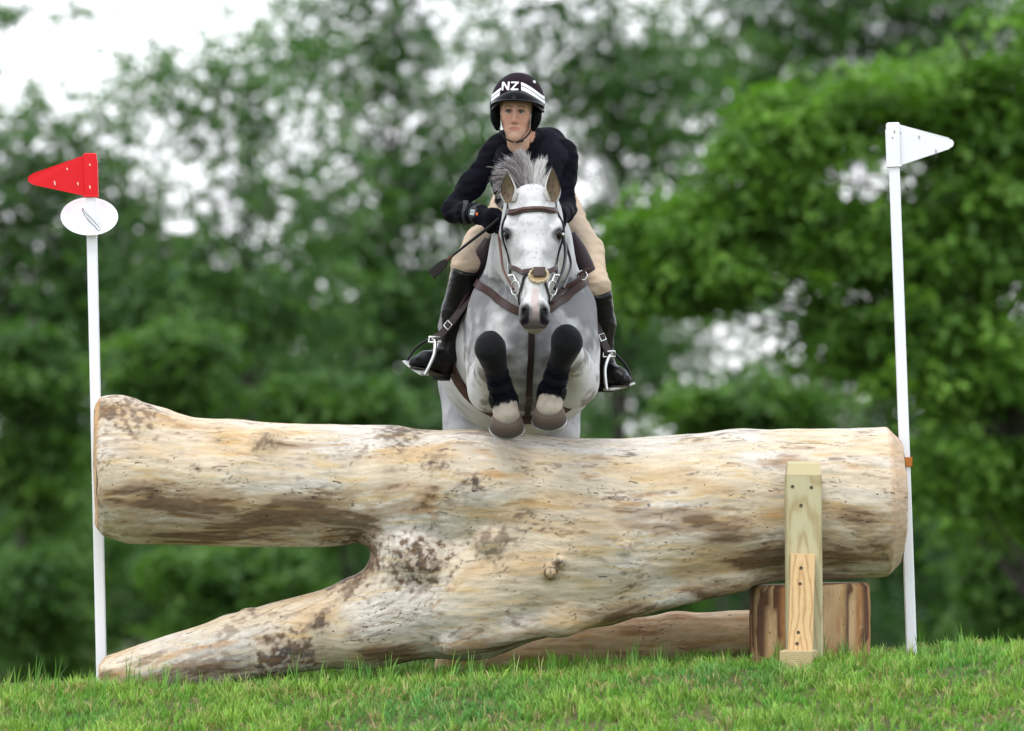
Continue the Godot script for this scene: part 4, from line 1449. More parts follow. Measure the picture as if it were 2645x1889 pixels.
func forelock(t: Node3D) -> void:
	var q := RandomNumberGenerator.new()
	q.seed = 17
	var hair := mat(Color.WHITE, 0.48, 0.0, true)
	# locks of hair blown up and over: [root, bend, tip, slate 0 .. white 1]
	var locks := [
		[Vector3(0.0840, 1.9797, 0.7150), Vector3(0.0654, 2.0871, 0.7000), Vector3(0.0281, 2.1741, 0.6200), 0.25], [Vector3(0.0765, 1.9797, 0.7150), Vector3(0.0523, 2.0964, 0.7000), Vector3(0.0113, 2.1615, 0.6100), 0.1], [Vector3(0.0728, 1.9779, 0.7150), Vector3(0.0280, 2.1114, 0.7000), Vector3(-0.0281, 2.1358, 0.6000), 0.15],
		[Vector3(0.0691, 1.9760, 0.7150), Vector3(0.0131, 2.1077, 0.7000), Vector3(-0.0581, 2.1052, 0.6100), 0.05], [Vector3(0.0653, 1.9723, 0.7150), Vector3(0.0019, 2.0932, 0.6900), Vector3(-0.0806, 2.0752, 0.6100), 0.2], [Vector3(0.0616, 1.9704, 0.7150), Vector3(-0.0056, 2.0745, 0.6900), Vector3(-0.0881, 2.0446, 0.6200), 0.0], [Vector3(0.0579, 1.9685, 0.7150), Vector3(-0.0093, 2.0521, 0.6900), Vector3(-0.0768, 2.0103, 0.6300), 0.1],
		[Vector3(0.0803, 1.9797, 0.7150), Vector3(0.0616, 2.0921, 0.7100), Vector3(0.0431, 2.1679, 0.6300), 0.35], [Vector3(0.0877, 1.9758, 0.7200), Vector3(0.0766, 2.0585, 0.7100), Vector3(0.0581, 2.1472, 0.6300), 0.5],
		[Vector3(0.0915, 1.9720, 0.7200), Vector3(0.0822, 2.0491, 0.7100), Vector3(0.0749, 2.1185, 0.6400), 0.95], [Vector3(0.0952, 1.9720, 0.7200), Vector3(0.0915, 2.0678, 0.7100), Vector3(0.1162, 2.1303, 0.6300), 1.0], [Vector3(0.0989, 1.9701, 0.7200), Vector3(0.1027, 2.0622, 0.7100), Vector3(0.1387, 2.1341, 0.6300), 0.85], [Vector3(0.1027, 1.9683, 0.7200), Vector3(0.1120, 2.0398, 0.7100), Vector3(0.1329, 2.0955, 0.6500), 1.0], [Vector3(0.1064, 1.9645, 0.7200), Vector3(0.1214, 2.0248, 0.7100), Vector3(0.1478, 2.0513, 0.6700), 0.9],
		[Vector3(0.0541, 1.9645, 0.7200), Vector3(0.0243, 1.9921, 0.7300), Vector3(0.0056, 1.9625, 0.7600), 0.35], [Vector3(0.1101, 1.9627, 0.7200), Vector3(0.1269, 1.9977, 0.7300), Vector3(0.1398, 1.9705, 0.7500), 0.8]]
	for half in 2:
		var mb := MB.new()
		for l: Array in locks:
			if (l[3] > 0.45) != (half == 1):
				continue
			for i in 120:
				var root: Vector3 = l[0] + Vector3(q.randfn(0, 0.012), q.randfn(0, 0.010), q.randfn(0, 0.010))
				var wild := 0.8 if i % 12 else 1.6
				var tip: Vector3 = l[2] + Vector3(q.randfn(0, 0.011), q.randfn(0, 0.011), q.randfn(0, 0.02)) * wild
				var bend: Vector3 = l[1] + Vector3(q.randfn(0, 0.009), q.randfn(0, 0.009), q.randfn(0, 0.012)) * wild
				tip = bend.lerp(tip, q.randf_range(0.80, 1.02))
				strand(mb, root, bend, tip, 0.0015, Color(0.13, 0.112, 0.115).lerp(Color(0.62, 0.60, 0.58), clampf(l[3] + q.randfn(0.05, 0.14), 0, 1)))
		part("forelock", mb.done(), hair, t)
	# mane on the crest, blown to the near side
	var mb := MB.new()
	for i in 420:
		var f := q.randf()
		var r := Vector3(0.0823, 1.9451, 0.6600).lerp(Vector3(0.0845, 1.8443, 0.0500), f)
		var root: Vector3 = body.onto(r + Vector3(0, 0.3, 0), -0.002)[0]
		root.x = Vector3(0.0823, 1.9451, 0.6600).x + q.randfn(0, 0.014)
		var tip := root + Vector3(-0.10 + q.randfn(0, 0.03), 0.01 + q.randfn(0, 0.04), -0.02 + q.randfn(0, 0.03))
		strand(mb, root, root + Vector3(-0.03, 0.055, -0.01), tip, 0.0024, Color(0.40, 0.37, 0.35).lerp(Color(0.72, 0.70, 0.67), q.randf()))
	part("mane", mb.done(), hair, t)

# a cupped ear, open to the front
func ear(t: Node3D, root: Vector3, tip: Vector3, s: float) -> void:
	var up := (tip - root).normalized()
	var l := root.distance_to(tip)
	var front := (Vector3(s * 0.30, 0, 1) - up * Vector3(s * 0.30, 0, 1).dot(up)).normalized()
	var side := front.cross(up) * -1.0
	for layer in 2:
		var mb := MB.new()
		var rows := 14
		var cols := 15
		for i in rows + 1:
			var f := float(i) / rows
			var w := 0.0385 * pow(sin(PI * pow(f * 0.90 + 0.10, 0.78)), 0.75) * (1.0 - 0.25 * f)
			var open := lerpf(0.55, 1.15, smoothstep(0.0, 0.45, f))
			var inset := 0.0 if layer == 0 else 0.0028
			for j in cols:
				var g := (float(j) / (cols - 1) - 0.5) * 2.0
				var a := g * (PI - open)
				var d := side * sin(a) - front * cos(a) * 0.8
				var n := fine.get_noise_3dv(Vector3(f * 8.0, g * 6.0, s))
				if layer == 0:
					mb.col = Color(0.52, 0.50, 0.48).lerp(Color(0.30, 0.27, 0.24), smoothstep(0.2, 0.6, n) * 0.4)
				else:
					mb.col = Color(0.23, 0.175, 0.115).lerp(Color(0.11, 0.08, 0.055), smoothstep(-0.1, 0.4, n))
				var tip_curl := side * -s * 0.006 * f * f
				mb.vert(root + up * (l * f) + d * (w - inset) + front * (0.010 * f) + tip_curl)
		for i in rows:
			for j in cols - 1:
				var k := i * cols + j
				if layer == 0:
					mb.quad(k, k + 1, k + cols + 1, k + cols)
				else:
					mb.quad(k, k + cols, k + cols + 1, k + 1)
		part("ear" if layer == 0 else "ear_lining", mb.done(), mat(Color.WHITE, 0.7, 0.0, true), t)

func hoof(t: Node3D, at: Vector3, axis: Vector3, r0: float, r1: float, l: float) -> void:
	var mb := MB.new()
	axis = axis.normalized()
	var z := (Vector3.BACK - axis * axis.z).normalized()
	var x := Transform3D(Basis(axis.cross(z) * -1.0, -axis, z), at)
	var i := 0
	for row: Array in [[0.012, r0 * 0.9], [0.002, r0], [-0.004, r0 * 1.05], [-l * 0.45, lerpf(r0, r1, 0.5) * 1.02], [-l + 0.012, r1], [-l + 0.003, r1 * 1.01], [-l, r1 * 0.96], [-l, 0.0]]:
		mb.col = Color(0.13, 0.10, 0.08) if i < 3 else (Color(0.085, 0.066, 0.054) * (0.8 + 0.25 * (i % 2)) if i < 5 else Color(0.12, 0.12, 0.12))
		i += 1
		for j in 30:
			var a := TAU * j / 30
			var g := fine.get_noise_2d(cos(a) * 5.0, sin(a) * 5.0) * 0.0012
			mb.vert(x * Vector3((row[1] + g) * cos(a), row[0], -(row[1] + g) * sin(a) * (1.06 if sin(a) < 0.0 else 0.9)))
	# profile given from top to bottom
	for r in 7:
		for j in 30:
			var p := r * 30 + j
			var q := r * 30 + (j + 1) % 30
			mb.quad(p, p + 30, q + 30, q)
	var horn := part("hoof", mb.done(), dull(Color.WHITE, 0.55, true), t)
	mb = MB.new()
	var shoe := PackedVector3Array()
	for j in 25:
		var a := -0.62 * PI + 1.24 * PI * j / 24 + PI / 2
		shoe.append(x * Vector3(r1 * 0.96 * cos(a), -l - 0.003, r1 * 0.96 * sin(a) * 1.02))
	mb.tube(shoe, PackedFloat32Array([0.0052]), 6)
	part("horseshoe", mb.done(), mat(Color(0.42, 0.41, 0.40), 0.45, 0.8), horn)

func leg_boot(called: String, label: String, knee: Vector3, fet: Vector3, s: float) -> void:
	var t := thing(called, label, "horse boot", fet, "boots on the horse's forelegs")
	var b := Blob.new()
	var d := (fet - knee).normalized()
	var a0 := knee.lerp(fet, 0.42)
	b.bone(a0, fet + d * 0.01, 0.045, 0.055, 0.02)
	b.bone(fet + d * 0.012, fet + d * 0.034, 0.060, 0.058, 0.02)
	b.planes.append([-d, (-d).dot(a0), 0.008])
	b.planes.append([(d + Vector3(s * 0.35, 0, 0)).normalized(), (d + Vector3(s * 0.35, 0, 0)).normalized().dot(fet + d * 0.056), 0.008])
	b.add_noise(coarse, Vector3(22, 30, 22), 0.0025)
	part("shell", b.mesh(0.006, func(p: Vector3, _n: Vector3) -> Color:
		return Color(0.006, 0.007, 0.010) * (1.0 + fine.get_noise_3dv(p * 50.0) * 0.5)), dull(Color.WHITE, 0.8, true), t)
	var x := d.cross(Vector3.BACK).normalized()
	var z := x.cross(d)
	for k in 2:
		var mb := MB.new()
		var c := a0.lerp(fet, [0.14, 0.52][k])
		var ring := []
		for j in 25:
			var a := TAU * j / 24
			ring.append(c + (x * cos(a) + z * sin(a)) * 0.07)
		lay(mb, b, ring, 0.030, 0.003, 0.0, 1)
		part("strap", mb.done(), dull(Color(0.008, 0.009, 0.012), 0.6), t)
	# the pad over the fetlock's outer side
	var mb := MB.new()
	var p := fet + Vector3(s * 0.045, -0.02, 0.03)
	mb.ball(Transform3D(Basis(Vector3.RIGHT * 0.016, d * -0.042, Vector3.BACK * 0.020), p), 8, 12)
	part("fetlock_guard", mb.done(), mat(Color(0.012, 0.012, 0.014), 0.4), t)

func ring_at(called: String, c: Vector3, axis: Vector3, r: float, w: float, parent: Node3D) -> void:
	var mb := MB.new()
	var u := axis.cross(Vector3.UP)
	if u.length() < 0.1:
		u = axis.cross(Vector3.RIGHT)
	u = u.normalized()
	var v := axis.normalized().cross(u)
	var path := PackedVector3Array()
	for j in 25:
		var a := TAU * j / 24
		path.append(c + (u * cos(a) + v * sin(a)) * r)
	mb.tube(path, PackedFloat32Array([w]), 7, false)
	part(called, mb.done(), steel, parent)

func bridle() -> void:
	var t := thing("bridle", "brown leather bridle with crossed noseband on the grey horse's head", "bridle", Vector3(0.0872, 1.8095, 0.8500))
	var mb := MB.new()
	var brown := mat(Color(0.036, 0.017, 0.013), 0.42)
	lay(mb, skull, [Vector3(-0.0336, 1.9085, 0.7200), Vector3(-0.0205, 1.9163, 0.7900), Vector3(0.0241, 1.9200, 0.8300), Vector3(0.0873, 1.9232, 0.8400), Vector3(0.1449, 1.9274, 0.8300), Vector3(0.1879, 1.9275, 0.7900), Vector3(0.2034, 1.9160, 0.7200)], 0.026, 0.008, 0.003)
	var bb := part("browband", mb.done(), brown, t)
	mb = MB.new()
	lay(mb, skull, [Vector3(-0.0242, 1.9145, 0.7900), Vector3(0.0241, 1.9200, 0.8300), Vector3(0.0873, 1.9232, 0.8400), Vector3(0.1449, 1.9274, 0.8300), Vector3(0.1917, 1.9257, 0.7900)], 0.010, 0.006, 0.010)
	part("raised_stitching", mb.done(), mat(Color(0.085, 0.045, 0.036), 0.35), bb)
	# crown and cheek pieces
	mb = MB.new()
	lay(mb, skull, [Vector3(-0.0355, 1.9127, 0.7100), Vector3(-0.0037, 1.9900, 0.6600), Vector3(0.0843, 2.0248, 0.6400), Vector3(0.1703, 1.9900, 0.6600), Vector3(0.2017, 1.9165, 0.7100)], 0.030, 0.006, 0.002)
	part("headpiece", mb.done(), brown, t)
	for s: float in [-1.0, 1.0]:
		var m := Vector3(0.0904, 1.8850, 0.0000).x
		var pts := []
		for q: Vector3 in [Vector3(0.1997, 1.9122, 0.7200), Vector3(0.2107, 1.8513, 0.7450), Vector3(0.2085, 1.7755, 0.7750), Vector3(0.2027, 1.7000, 0.8000), Vector3(0.1951, 1.6399, 0.8150)]:
			pts.append(Vector3(m + s * (q.x - m), q.y, q.z))
		mb = MB.new()
		lay(mb, skull, pts, 0.016, 0.005, 0.006)
		part("cheekpiece", mb.done(), black_leather, t)
		mb = MB.new()
		var pts2 := []
		for q: Vector3 in pts:
			pts2.append(q + Vector3(0, 0, -0.022))
		lay(mb, skull, pts2, 0.013, 0.005, 0.004)
		part("cheekpiece", mb.done(), black_leather, t)
		# keepers, buckles and studs
		var kp: Vector3 = skull.onto(Vector3(m + s * 0.11, Vector3(0.0875, 1.8129, 0.7700).y, 0.775), 0.010)[0]
		mb = MB.new()
		mb.ball(Transform3D(Basis().scaled(Vector3.ONE * 0.008), kp), 8, 10)
		part("stud", mb.done(), steel, t)
		# lower jaw-side strap and bit ring
		var ring := Vector3(m + s * 0.076, Vector3(0.0872, 1.5863, 0.8600).y, 0.865)
		ring_at("bit_ring", ring, Vector3(s, 0, 0.7), 0.030, 0.0035, t)
		mb = MB.new()
		mb.tube(PackedVector3Array([ring + Vector3(-s * 0.004, 0.028, 0), ring + Vector3(s * 0.006, 0.055, -0.02), pts[4]]), PackedFloat32Array([0.006, 0.006, 0.005]), 6)
		part("bit_hanger", mb.done(), steel, t)
		mb = MB.new()
		var hook: Array = [ring + Vector3(s * 0.004, -0.026, 0), ring + Vector3(-s * 0.008, -0.050, 0.004), ring + Vector3(-s * 0.022, -0.082, 0.006)]
		mb.tube(spline(hook, 4), PackedFloat32Array([0.003]), 6)
		part("martingale_stop", mb.done(), steel, t)
	# crossed noseband with a sheepskin-backed patch
	for s: float in [-1.0, 1.0]:
		var m := Vector3(0.0981, 1.8850, 0.0000).x
		var up := []
		for q: Vector3 in [Vector3(0.2083, 1.6851, 0.8000), Vector3(0.1913, 1.6728, 0.8300), Vector3(0.1501, 1.6544, 0.8750), Vector3(0.1018, 1.6385, 0.9050)]:
			up.append(Vector3(m + s * (q.x - m), q.y, q.z))
		mb = MB.new()
		lay(mb, skull, up, 0.021, 0.006, 0.004)
		part("noseband", mb.done(), mat(Color(0.060, 0.036, 0.030), 0.4), t)
		var down := []
		for q: Vector3 in [Vector3(0.1055, 1.6366, 0.9050), Vector3(0.1314, 1.6031, 0.9100), Vector3(0.1481, 1.5664, 0.9000), Vector3(0.1520, 1.5266, 0.8700), Vector3(0.1355, 1.4941, 0.8400)]:
			down.append(Vector3(m + s * (q.x - m), q.y, q.z))
		mb = MB.new()
		lay(mb, skull, down, 0.016, 0.006, 0.004)
		part("noseband", mb.done(), black_leather, t)
	var on := skull.onto(Vector3(0.0980, 1.6357, 0.9300), 0.012)
	var n: Vector3 = on[1]
	var x := Vector3.RIGHT
	var y := n.cross(x).normalized()
	mb = MB.new()
	var q := RandomNumberGenerator.new()
	q.seed = 6
	mb.col = Color(0.46, 0.33, 0.18)
	mb.box(Transform3D(Basis(x, y, n), on[0] + Vector3(0, -0.010, 0) - n * 0.006), Vector3(0.074, 0.062, 0.014), 0.007)
	for i in 320: # wool tufts round the rim
		var a := q.randf() * TAU
		var p: Vector3 = on[0] + x * cos(a) * 0.038 + y * (sin(a) * 0.032 - 0.013) + n * q.randf_range(-0.010, 0.004)
		mb.col = Color(0.48, 0.385, 0.25).lerp(Color(0.56, 0.475, 0.34), q.randf())
		mb.ball(Transform3D(Basis().scaled(Vector3.ONE * q.randf_range(0.003, 0.0065)), p), 3, 5)
	part("sheepskin_pad", mb.done(), mat(Color.WHITE, 0.95, 0.0, true), t)
	mb = MB.new()
	mb.box(Transform3D(Basis(x, y, n), on[0] + n * 0.006), Vector3(0.052, 0.046, 0.010), 0.004)
	part("rosette", mb.done(), mat(Color(0.055, 0.034, 0.030), 0.5), t)
	# reins run back to the hands
	mb = MB.new()
	mb.tube(spline([Vector3(0.0056, 1.5824, 0.8650), Vector3(-0.0355, 1.6657, 0.7200), Vector3(-0.0470, 1.7473, 0.5500), Vector3(-0.0548, 1.8131, 0.4200), Vector3(-0.0473, 1.8518, 0.4000)], 6), PackedFloat32Array([0.0060]), 6)
	part("rein", mb.done(), mat(Color(0.10, 0.045, 0.030), 0.5), t)
	mb = MB.new()
	mb.tube(spline([Vector3(0.1762, 1.5824, 0.8650), Vector3(0.2109, 1.6657, 0.7200), Vector3(0.2237, 1.7473, 0.5500), Vector3(0.2136, 1.8282, 0.4200), Vector3(0.2064, 1.8678, 0.3800)], 6), PackedFloat32Array([0.0075]), 6)
	part("rein", mb.done(), black_leather, t)
	# rein loop hanging on the far side of the neck
	mb = MB.new()
	mb.tube(spline([Vector3(0.2101, 1.5883, 0.8000), Vector3(0.2345, 1.6477, 0.6000), Vector3(0.2473, 1.7041, 0.4500), Vector3(0.2291, 1.7826, 0.3800), Vector3(0.2065, 1.8588, 0.3700)], 6), PackedFloat32Array([0.006]), 6)
	part("rein", mb.done(), black_leather, t)

func breastplate() -> void:
	var t := thing("breastplate", "brown leather breastplate with a strap running down between the horse's forelegs", "breastplate", Vector3(0.0851, 1.5073, 0.4000))
	var brown := mat(Color(0.040, 0.018, 0.013), 0.45)
	var mb := MB.new()
	lay(mb, body, [Vector3(-0.1442, 1.6379, 0.0200), Vector3(-0.1089, 1.6005, 0.1600), Vector3(-0.0513, 1.5528, 0.2800), Vector3(0.0151, 1.5117, 0.3800), Vector3(0.0813, 1.4878, 0.4200), Vector3(0.1475, 1.5073, 0.4000), Vector3(0.2146, 1.5578, 0.3000), Vector3(0.2732, 1.6101, 0.1600), Vector3(0.3056, 1.6495, 0.0200)], 0.034, 0.008, 0.002, 7)
	part("breast_strap", mb.done(), brown, t)
	mb = MB.new()
	lay(mb, body, [Vector3(0.0831, 1.4878, 0.4200), Vector3(0.0815, 1.3759, 0.3600), Vector3(0.0779, 1.2823, 0.3000), Vector3(0.0743, 1.1887, 0.2200), Vector3(0.0708, 1.1045, 0.1000), Vector3(0.0674, 1.0678, -0.0500), Vector3(0.0677, 1.0553, -0.1400)], 0.026, 0.007, 0.003, 7)
	var ms := part("girth_strap", mb.done(), mat(Color(0.022, 0.014, 0.012), 0.5), t)
	var k := body.onto(Vector3(0.0724, 1.1658, 0.2200), 0.004)
	mb = MB.new()
	mb.box(Transform3D(Basis(Vector3.RIGHT, (k[1] as Vector3).cross(Vector3.RIGHT).normalized(), k[1]), k[0]), Vector3(0.032, 0.012, 0.012), 0.002)
	part("keeper", mb.done(), mat(Color(0.10, 0.065, 0.045), 0.5), ms)
	# shoulder straps up to the saddle, with rings
	for s: float in [-1.0, 1.0]:
		var m := Vector3(0.0827, 1.8850, 0.0000).x
		mb = MB.new()
		var pts := []
		for q: Vector3 in [Vector3(0.2936, 1.6288, 0.0600), Vector3(0.2826, 1.6918, 0.0200), Vector3(0.2561, 1.7607, -0.0200), Vector3(0.2218, 1.8202, -0.0600)]:
			pts.append(Vector3(m + s * (q.x - m), q.y, q.z))
		lay(mb, body, pts, 0.020, 0.006, 0.003)
		part("wither_strap", mb.done(), black_leather, t)
	var rr: Vector3 = body.onto(Vector3(0.2427, 1.6445, 0.1600), 0.016)[0]
	ring_at("ring", rr, Vector3(0.4, 0.2, 1), 0.020, 0.003, t)
	# loose strap end standing off the near shoulder
	mb = MB.new()
	var r2: Vector3 = body.onto(Vector3(0.2391, 1.6337, 0.1400), 0.02)[0]
	var pth := spline([r2, Vector3(0.2766, 1.6622, 0.2000), Vector3(0.3107, 1.6843, 0.2200), Vector3(0.3317, 1.6939, 0.2200)], 4)
	var nn := PackedVector3Array()
	for i in pth.size():
		nn.append(Vector3(-0.3, 0.8, 0.6))
	mb.strap(pth, nn, 0.020, 0.005)
	part("strap_end", mb.done(), brown, t)
	# martingale fork on the off side
	mb = MB.new()
	lay(mb, body, [Vector3(0.2503, 1.6445, 0.1600), Vector3(0.2110, 1.5946, 0.2800), Vector3(0.1609, 1.5420, 0.3800)], 0.018, 0.006, 0.010)
	part("fork_strap", mb.done(), brown, t)

func saddle() -> void:
	var t := thing("saddle", "dark brown jumping saddle with stirrups on the grey horse's back", "saddle", Vector3(0.0545, 1.7816, -0.3000))
	var brown := mat(Color(0.022, 0.011, 0.011), 0.45)
	var mid := Vector3(0.0603, 1.7796, -0.2500).x
	# seat and pommel
	var b := Blob.new()
	b.bone(Vector3(mid, Vector3(0.0597, 1.7934, -0.0200).y, -0.02), Vector3(mid, Vector3(0.0601, 1.7768, -0.1800).y, -0.18), 0.085, 0.105, 0.05, 1.25)
	b.bone(Vector3(mid, Vector3(0.0601, 1.7768, -0.1800).y, -0.18), Vector3(mid, Vector3(0.0608, 1.8470, -0.4600).y, -0.46), 0.105, 0.10, 0.06, 1.5)
	part("seat", b.mesh(0.012, func(_p: Vector3, _n: Vector3) -> Color: return Color(0.036, 0.020, 0.018)), mat(Color.WHITE, 0.45, 0.0, true), t)
	for s: float in [-1.0, 1.0]:
		# flap and the pad beneath it: curved sheets down the barrel
		var px := PackedVector3Array()
		for layer in 2:
			var mb := MB.new()
			var path := PackedVector3Array()
			var nor := PackedVector3Array()
			var wide := PackedFloat32Array()
			for i in 13:
				var f := i / 12.0
				var p := Vector3(mid + s * (0.10 + 0.22 * pow(f, 0.7)), lerpf(Vector3(0.0601, 1.8164, -0.2000).y, Vector3(0.0601, 1.4186, -0.2000).y, f), -0.20 + 0.045 * sin(f * PI))
				var r := body.onto(p, [0.022, 0.008][layer])
				path.append(r[0])
				nor.append(r[1])
				wide.append(([0.30, 0.36][layer]) * (0.75 + 0.30 * sin(PI * minf(f * 0.75 + 0.1, 1.0))) * (1.0 if f < 0.8 else 1.0 - (f - 0.8) * 1.2))
			mb.strap(path, nor, 0.3, [0.014, 0.016][layer], wide)
			part(["flap", "saddle_pad"][layer], mb.done(), [brown, mat(Color(0.026, 0.014, 0.018), 0.9)][layer], t)
			if layer == 0:
				px = path
		# knee roll along the flap's front edge
		var mb := MB.new()
		var roll := PackedVector3Array()
		for i in 7:
			var f := i / 6.0
			var p := Vector3(mid + s * (0.12 + 0.19 * pow(f, 0.8)), lerpf(Vector3(0.0597, 1.7992, -0.0200).y, Vector3(0.0597, 1.5199, -0.0200).y, f), -0.02 + 0.03 * sin(f * PI))
			roll.append(body.onto(p, 0.036)[0])
		mb.tube(roll, PackedFloat32Array([0.020, 0.030, 0.034, 0.032, 0.028, 0.022, 0.012]), 12)
		part("knee_roll", mb.done(), mat(Color(0.030, 0.018, 0.020), 0.5), t)
	# girth round the barrel behind the elbows
	var mb := MB.new()
	var ring := []
	for i in 15:
		var a := lerpf(-0.62 * PI, 0.62 * PI, i / 14.0)
		ring.append(Vector3(0.0599, 1.4071, -0.1300) + Vector3(sin(a) * 0.33, -cos(a) * 0.35, 0))
	lay(mb, body, ring, 0.085, 0.012, 0.002, 3)
	part("girth", mb.done(), mat(Color(0.050, 0.020, 0.018), 0.55), t)

	stirrup(t, -1.0, [Vector3(-0.1444, 1.6933, -0.0200), Vector3(-0.1672, 1.6052, 0.0200), Vector3(-0.2151, 1.5181, 0.0400), Vector3(-0.2921, 1.4226, 0.0200), Vector3(-0.3286, 1.3995, 0.0200)], Vector3(-0.3286, 1.3957, 0.0200), Vector3(-0.3721, 1.2450, 0.0600), Vector3(-0.4511, 1.3032, -0.0600))
	stirrup(t, 1.0, [Vector3(0.3177, 1.6933, -0.0200), Vector3(0.3363, 1.5764, 0.0200), Vector3(0.3554, 1.4608, 0.0300), Vector3(0.3899, 1.3743, 0.0300), Vector3(0.4093, 1.3380, 0.0200)], Vector3(0.4151, 1.3342, 0.0200), Vector3(0.4047, 1.1798, 0.0600), Vector3(0.5124, 1.2083, -0.0400))

func stirrup(t: Node3D, s: float, leather_path: Array, eye: Vector3, a: Vector3, b: Vector3) -> void:
	var brown := mat(Color(0.022, 0.011, 0.010), 0.5)
	for k in 2:
		var mb := MB.new()
		var pth := spline(leather_path, 5)
		var nn := PackedVector3Array()
		for i in pth.size():
			pth[i] += Vector3(s * 0.012 * k, 0, -0.016 * k)
			nn.append(Vector3(s * 0.75, 0.1, 0.65))
		mb.strap(pth, nn, 0.030, 0.006)
		part("stirrup_leather", mb.done(), brown, t)
	# buckle
	var mb := MB.new()
	var c: Vector3 = (leather_path[3] as Vector3).lerp(leather_path[2], 0.35) + Vector3(s * 0.008, 0, 0.014)
	var d := ((leather_path[3] as Vector3) - (leather_path[2] as Vector3)).normalized()
	var e := d.cross(Vector3(s * 0.75, 0.1, 0.65)).normalized()
	mb.tube(PackedVector3Array([c + d * 0.014 + e * 0.018, c + d * 0.014 - e * 0.018, c - d * 0.014 - e * 0.018, c - d * 0.014 + e * 0.018, c + d * 0.014 + e * 0.018]), PackedFloat32Array([0.0028]), 6)
	part("buckle", mb.done(), steel, t)
	# iron: eye, plain inner branch, tread, and the dark release strap outside
	var tread := (b - a)
	var mid := eye + Vector3(0, -0.012, 0)
	mb = MB.new()
	var inner := mid + tread.normalized() * -0.012
	mb.tube(spline([mid + tread * 0.12 + Vector3(0, 0.008, 0), mid + Vector3(0, 0.002, 0), inner.lerp(a, 0.3) - tread * 0.08, inner.lerp(a, 0.7) - tread * 0.06, a], 6), PackedFloat32Array([0.0075]), 8)
	var iron := part("stirrup_iron", mb.done(), mat(Color(0.55, 0.55, 0.55), 0.35, 0.9), t)
	mb = MB.new()
	mb.tube(PackedVector3Array([mid + Vector3(-0.026, 0.0, 0.0), mid + Vector3(-0.024, 0.022, 0.0), mid + Vector3(0.024, 0.022, 0.0), mid + Vector3(0.026, 0.0, 0.0), mid + Vector3(-0.026, 0.0, 0.0)]), PackedFloat32Array([0.0048]), 7)
	part("leather_eye", mb.done(), steel, iron)
	mb = MB.new()
	var nn2 := PackedVector3Array()
	var tp := PackedVector3Array()
	for i in 6:
		tp.append(a.lerp(b, i / 5.0) + Vector3(0, -0.004 * sin(PI * i / 5.0), 0))
		nn2.append(Vector3.UP)
	mb.strap(tp, nn2, 0.045, 0.010)
	part("tread", mb.done(), mat(Color(0.40, 0.40, 0.39), 0.5, 0.4), iron)
	mb = MB.new()
	var outer := mid + tread * 0.28 + Vector3(0, 0.0, 0)
	mb.tube(spline([mid + tread * 0.12 + Vector3(0, 0.008, 0), outer, outer.lerp(b, 0.5) + tread * 0.14, b], 6), PackedFloat32Array([0.006]), 8)
	part("release_strap", mb.done(), mat(Color(0.012, 0.012, 0.013), 0.5), iron)


# ---------------------------------------------------------------- the rider

var head_at := Transform3D()

func helmet_point(lon: float, lat: float, lift := 0.0) -> Vector3:
	return head_at * (Vector3(0.006, 0.045, -0.012) + Vector3(sin(lon) * cos(lat) * (0.114 + lift), sin(lat) * (0.128 + lift), cos(lon) * cos(lat) * (0.138 + lift)))

# lower edge of the striped band, and its height
func band_lat(lon: float, f: float) -> float:
	var k := smoothstep(0.0, 1.35, absf(lon))
	return lerpf(0.37, -0.03, k) + f * lerpf(0.33, 0.27, k)

# the same for the letters: upright strokes on a level line, x in metres across the front
func letter_patch(mb: MB, x0: float, x1: float, f0: float, f1: float, shear := 0.0) -> void:
	var k := mb.v.size()
	for i in 5:
		for j in 5:
			var g := j / 4.0
			var lat := 0.345 + lerpf(f0, f1, g) * 0.335
			var x := lerpf(x0, x1, i / 4.0) + shear * g
			mb.vert(helmet_point(asin(clampf(x / (0.114 * cos(lat)), -1, 1)), lat, 0.0014))
	for i in 4:
		for j in 4:
			var a := k + i * 5 + j
			mb.quad(a, a + 5, a + 6, a + 1)

# a printed patch on the helmet cover, between two band heights
func band_patch(mb: MB, l0: float, l1: float, f0: float, f1: float, shear := 0.0, n := 0) -> void:
	var cols := maxi(2, int(absf(l1 - l0) / 0.05)) if n == 0 else n
	var k := mb.v.size()
	for i in cols + 1:
		var u := float(i) / cols
		for j in 3:
			var f := lerpf(f0, f1, j / 2.0)
			var lon := lerpf(l0, l1, u) + shear * (j / 2.0)
			mb.vert(helmet_point(lon, band_lat(lon, f), 0.0012))
	for i in cols:
		for j in 2:
			var a := k + i * 3 + j
			mb.quad(a, a + 3, a + 4, a + 1)

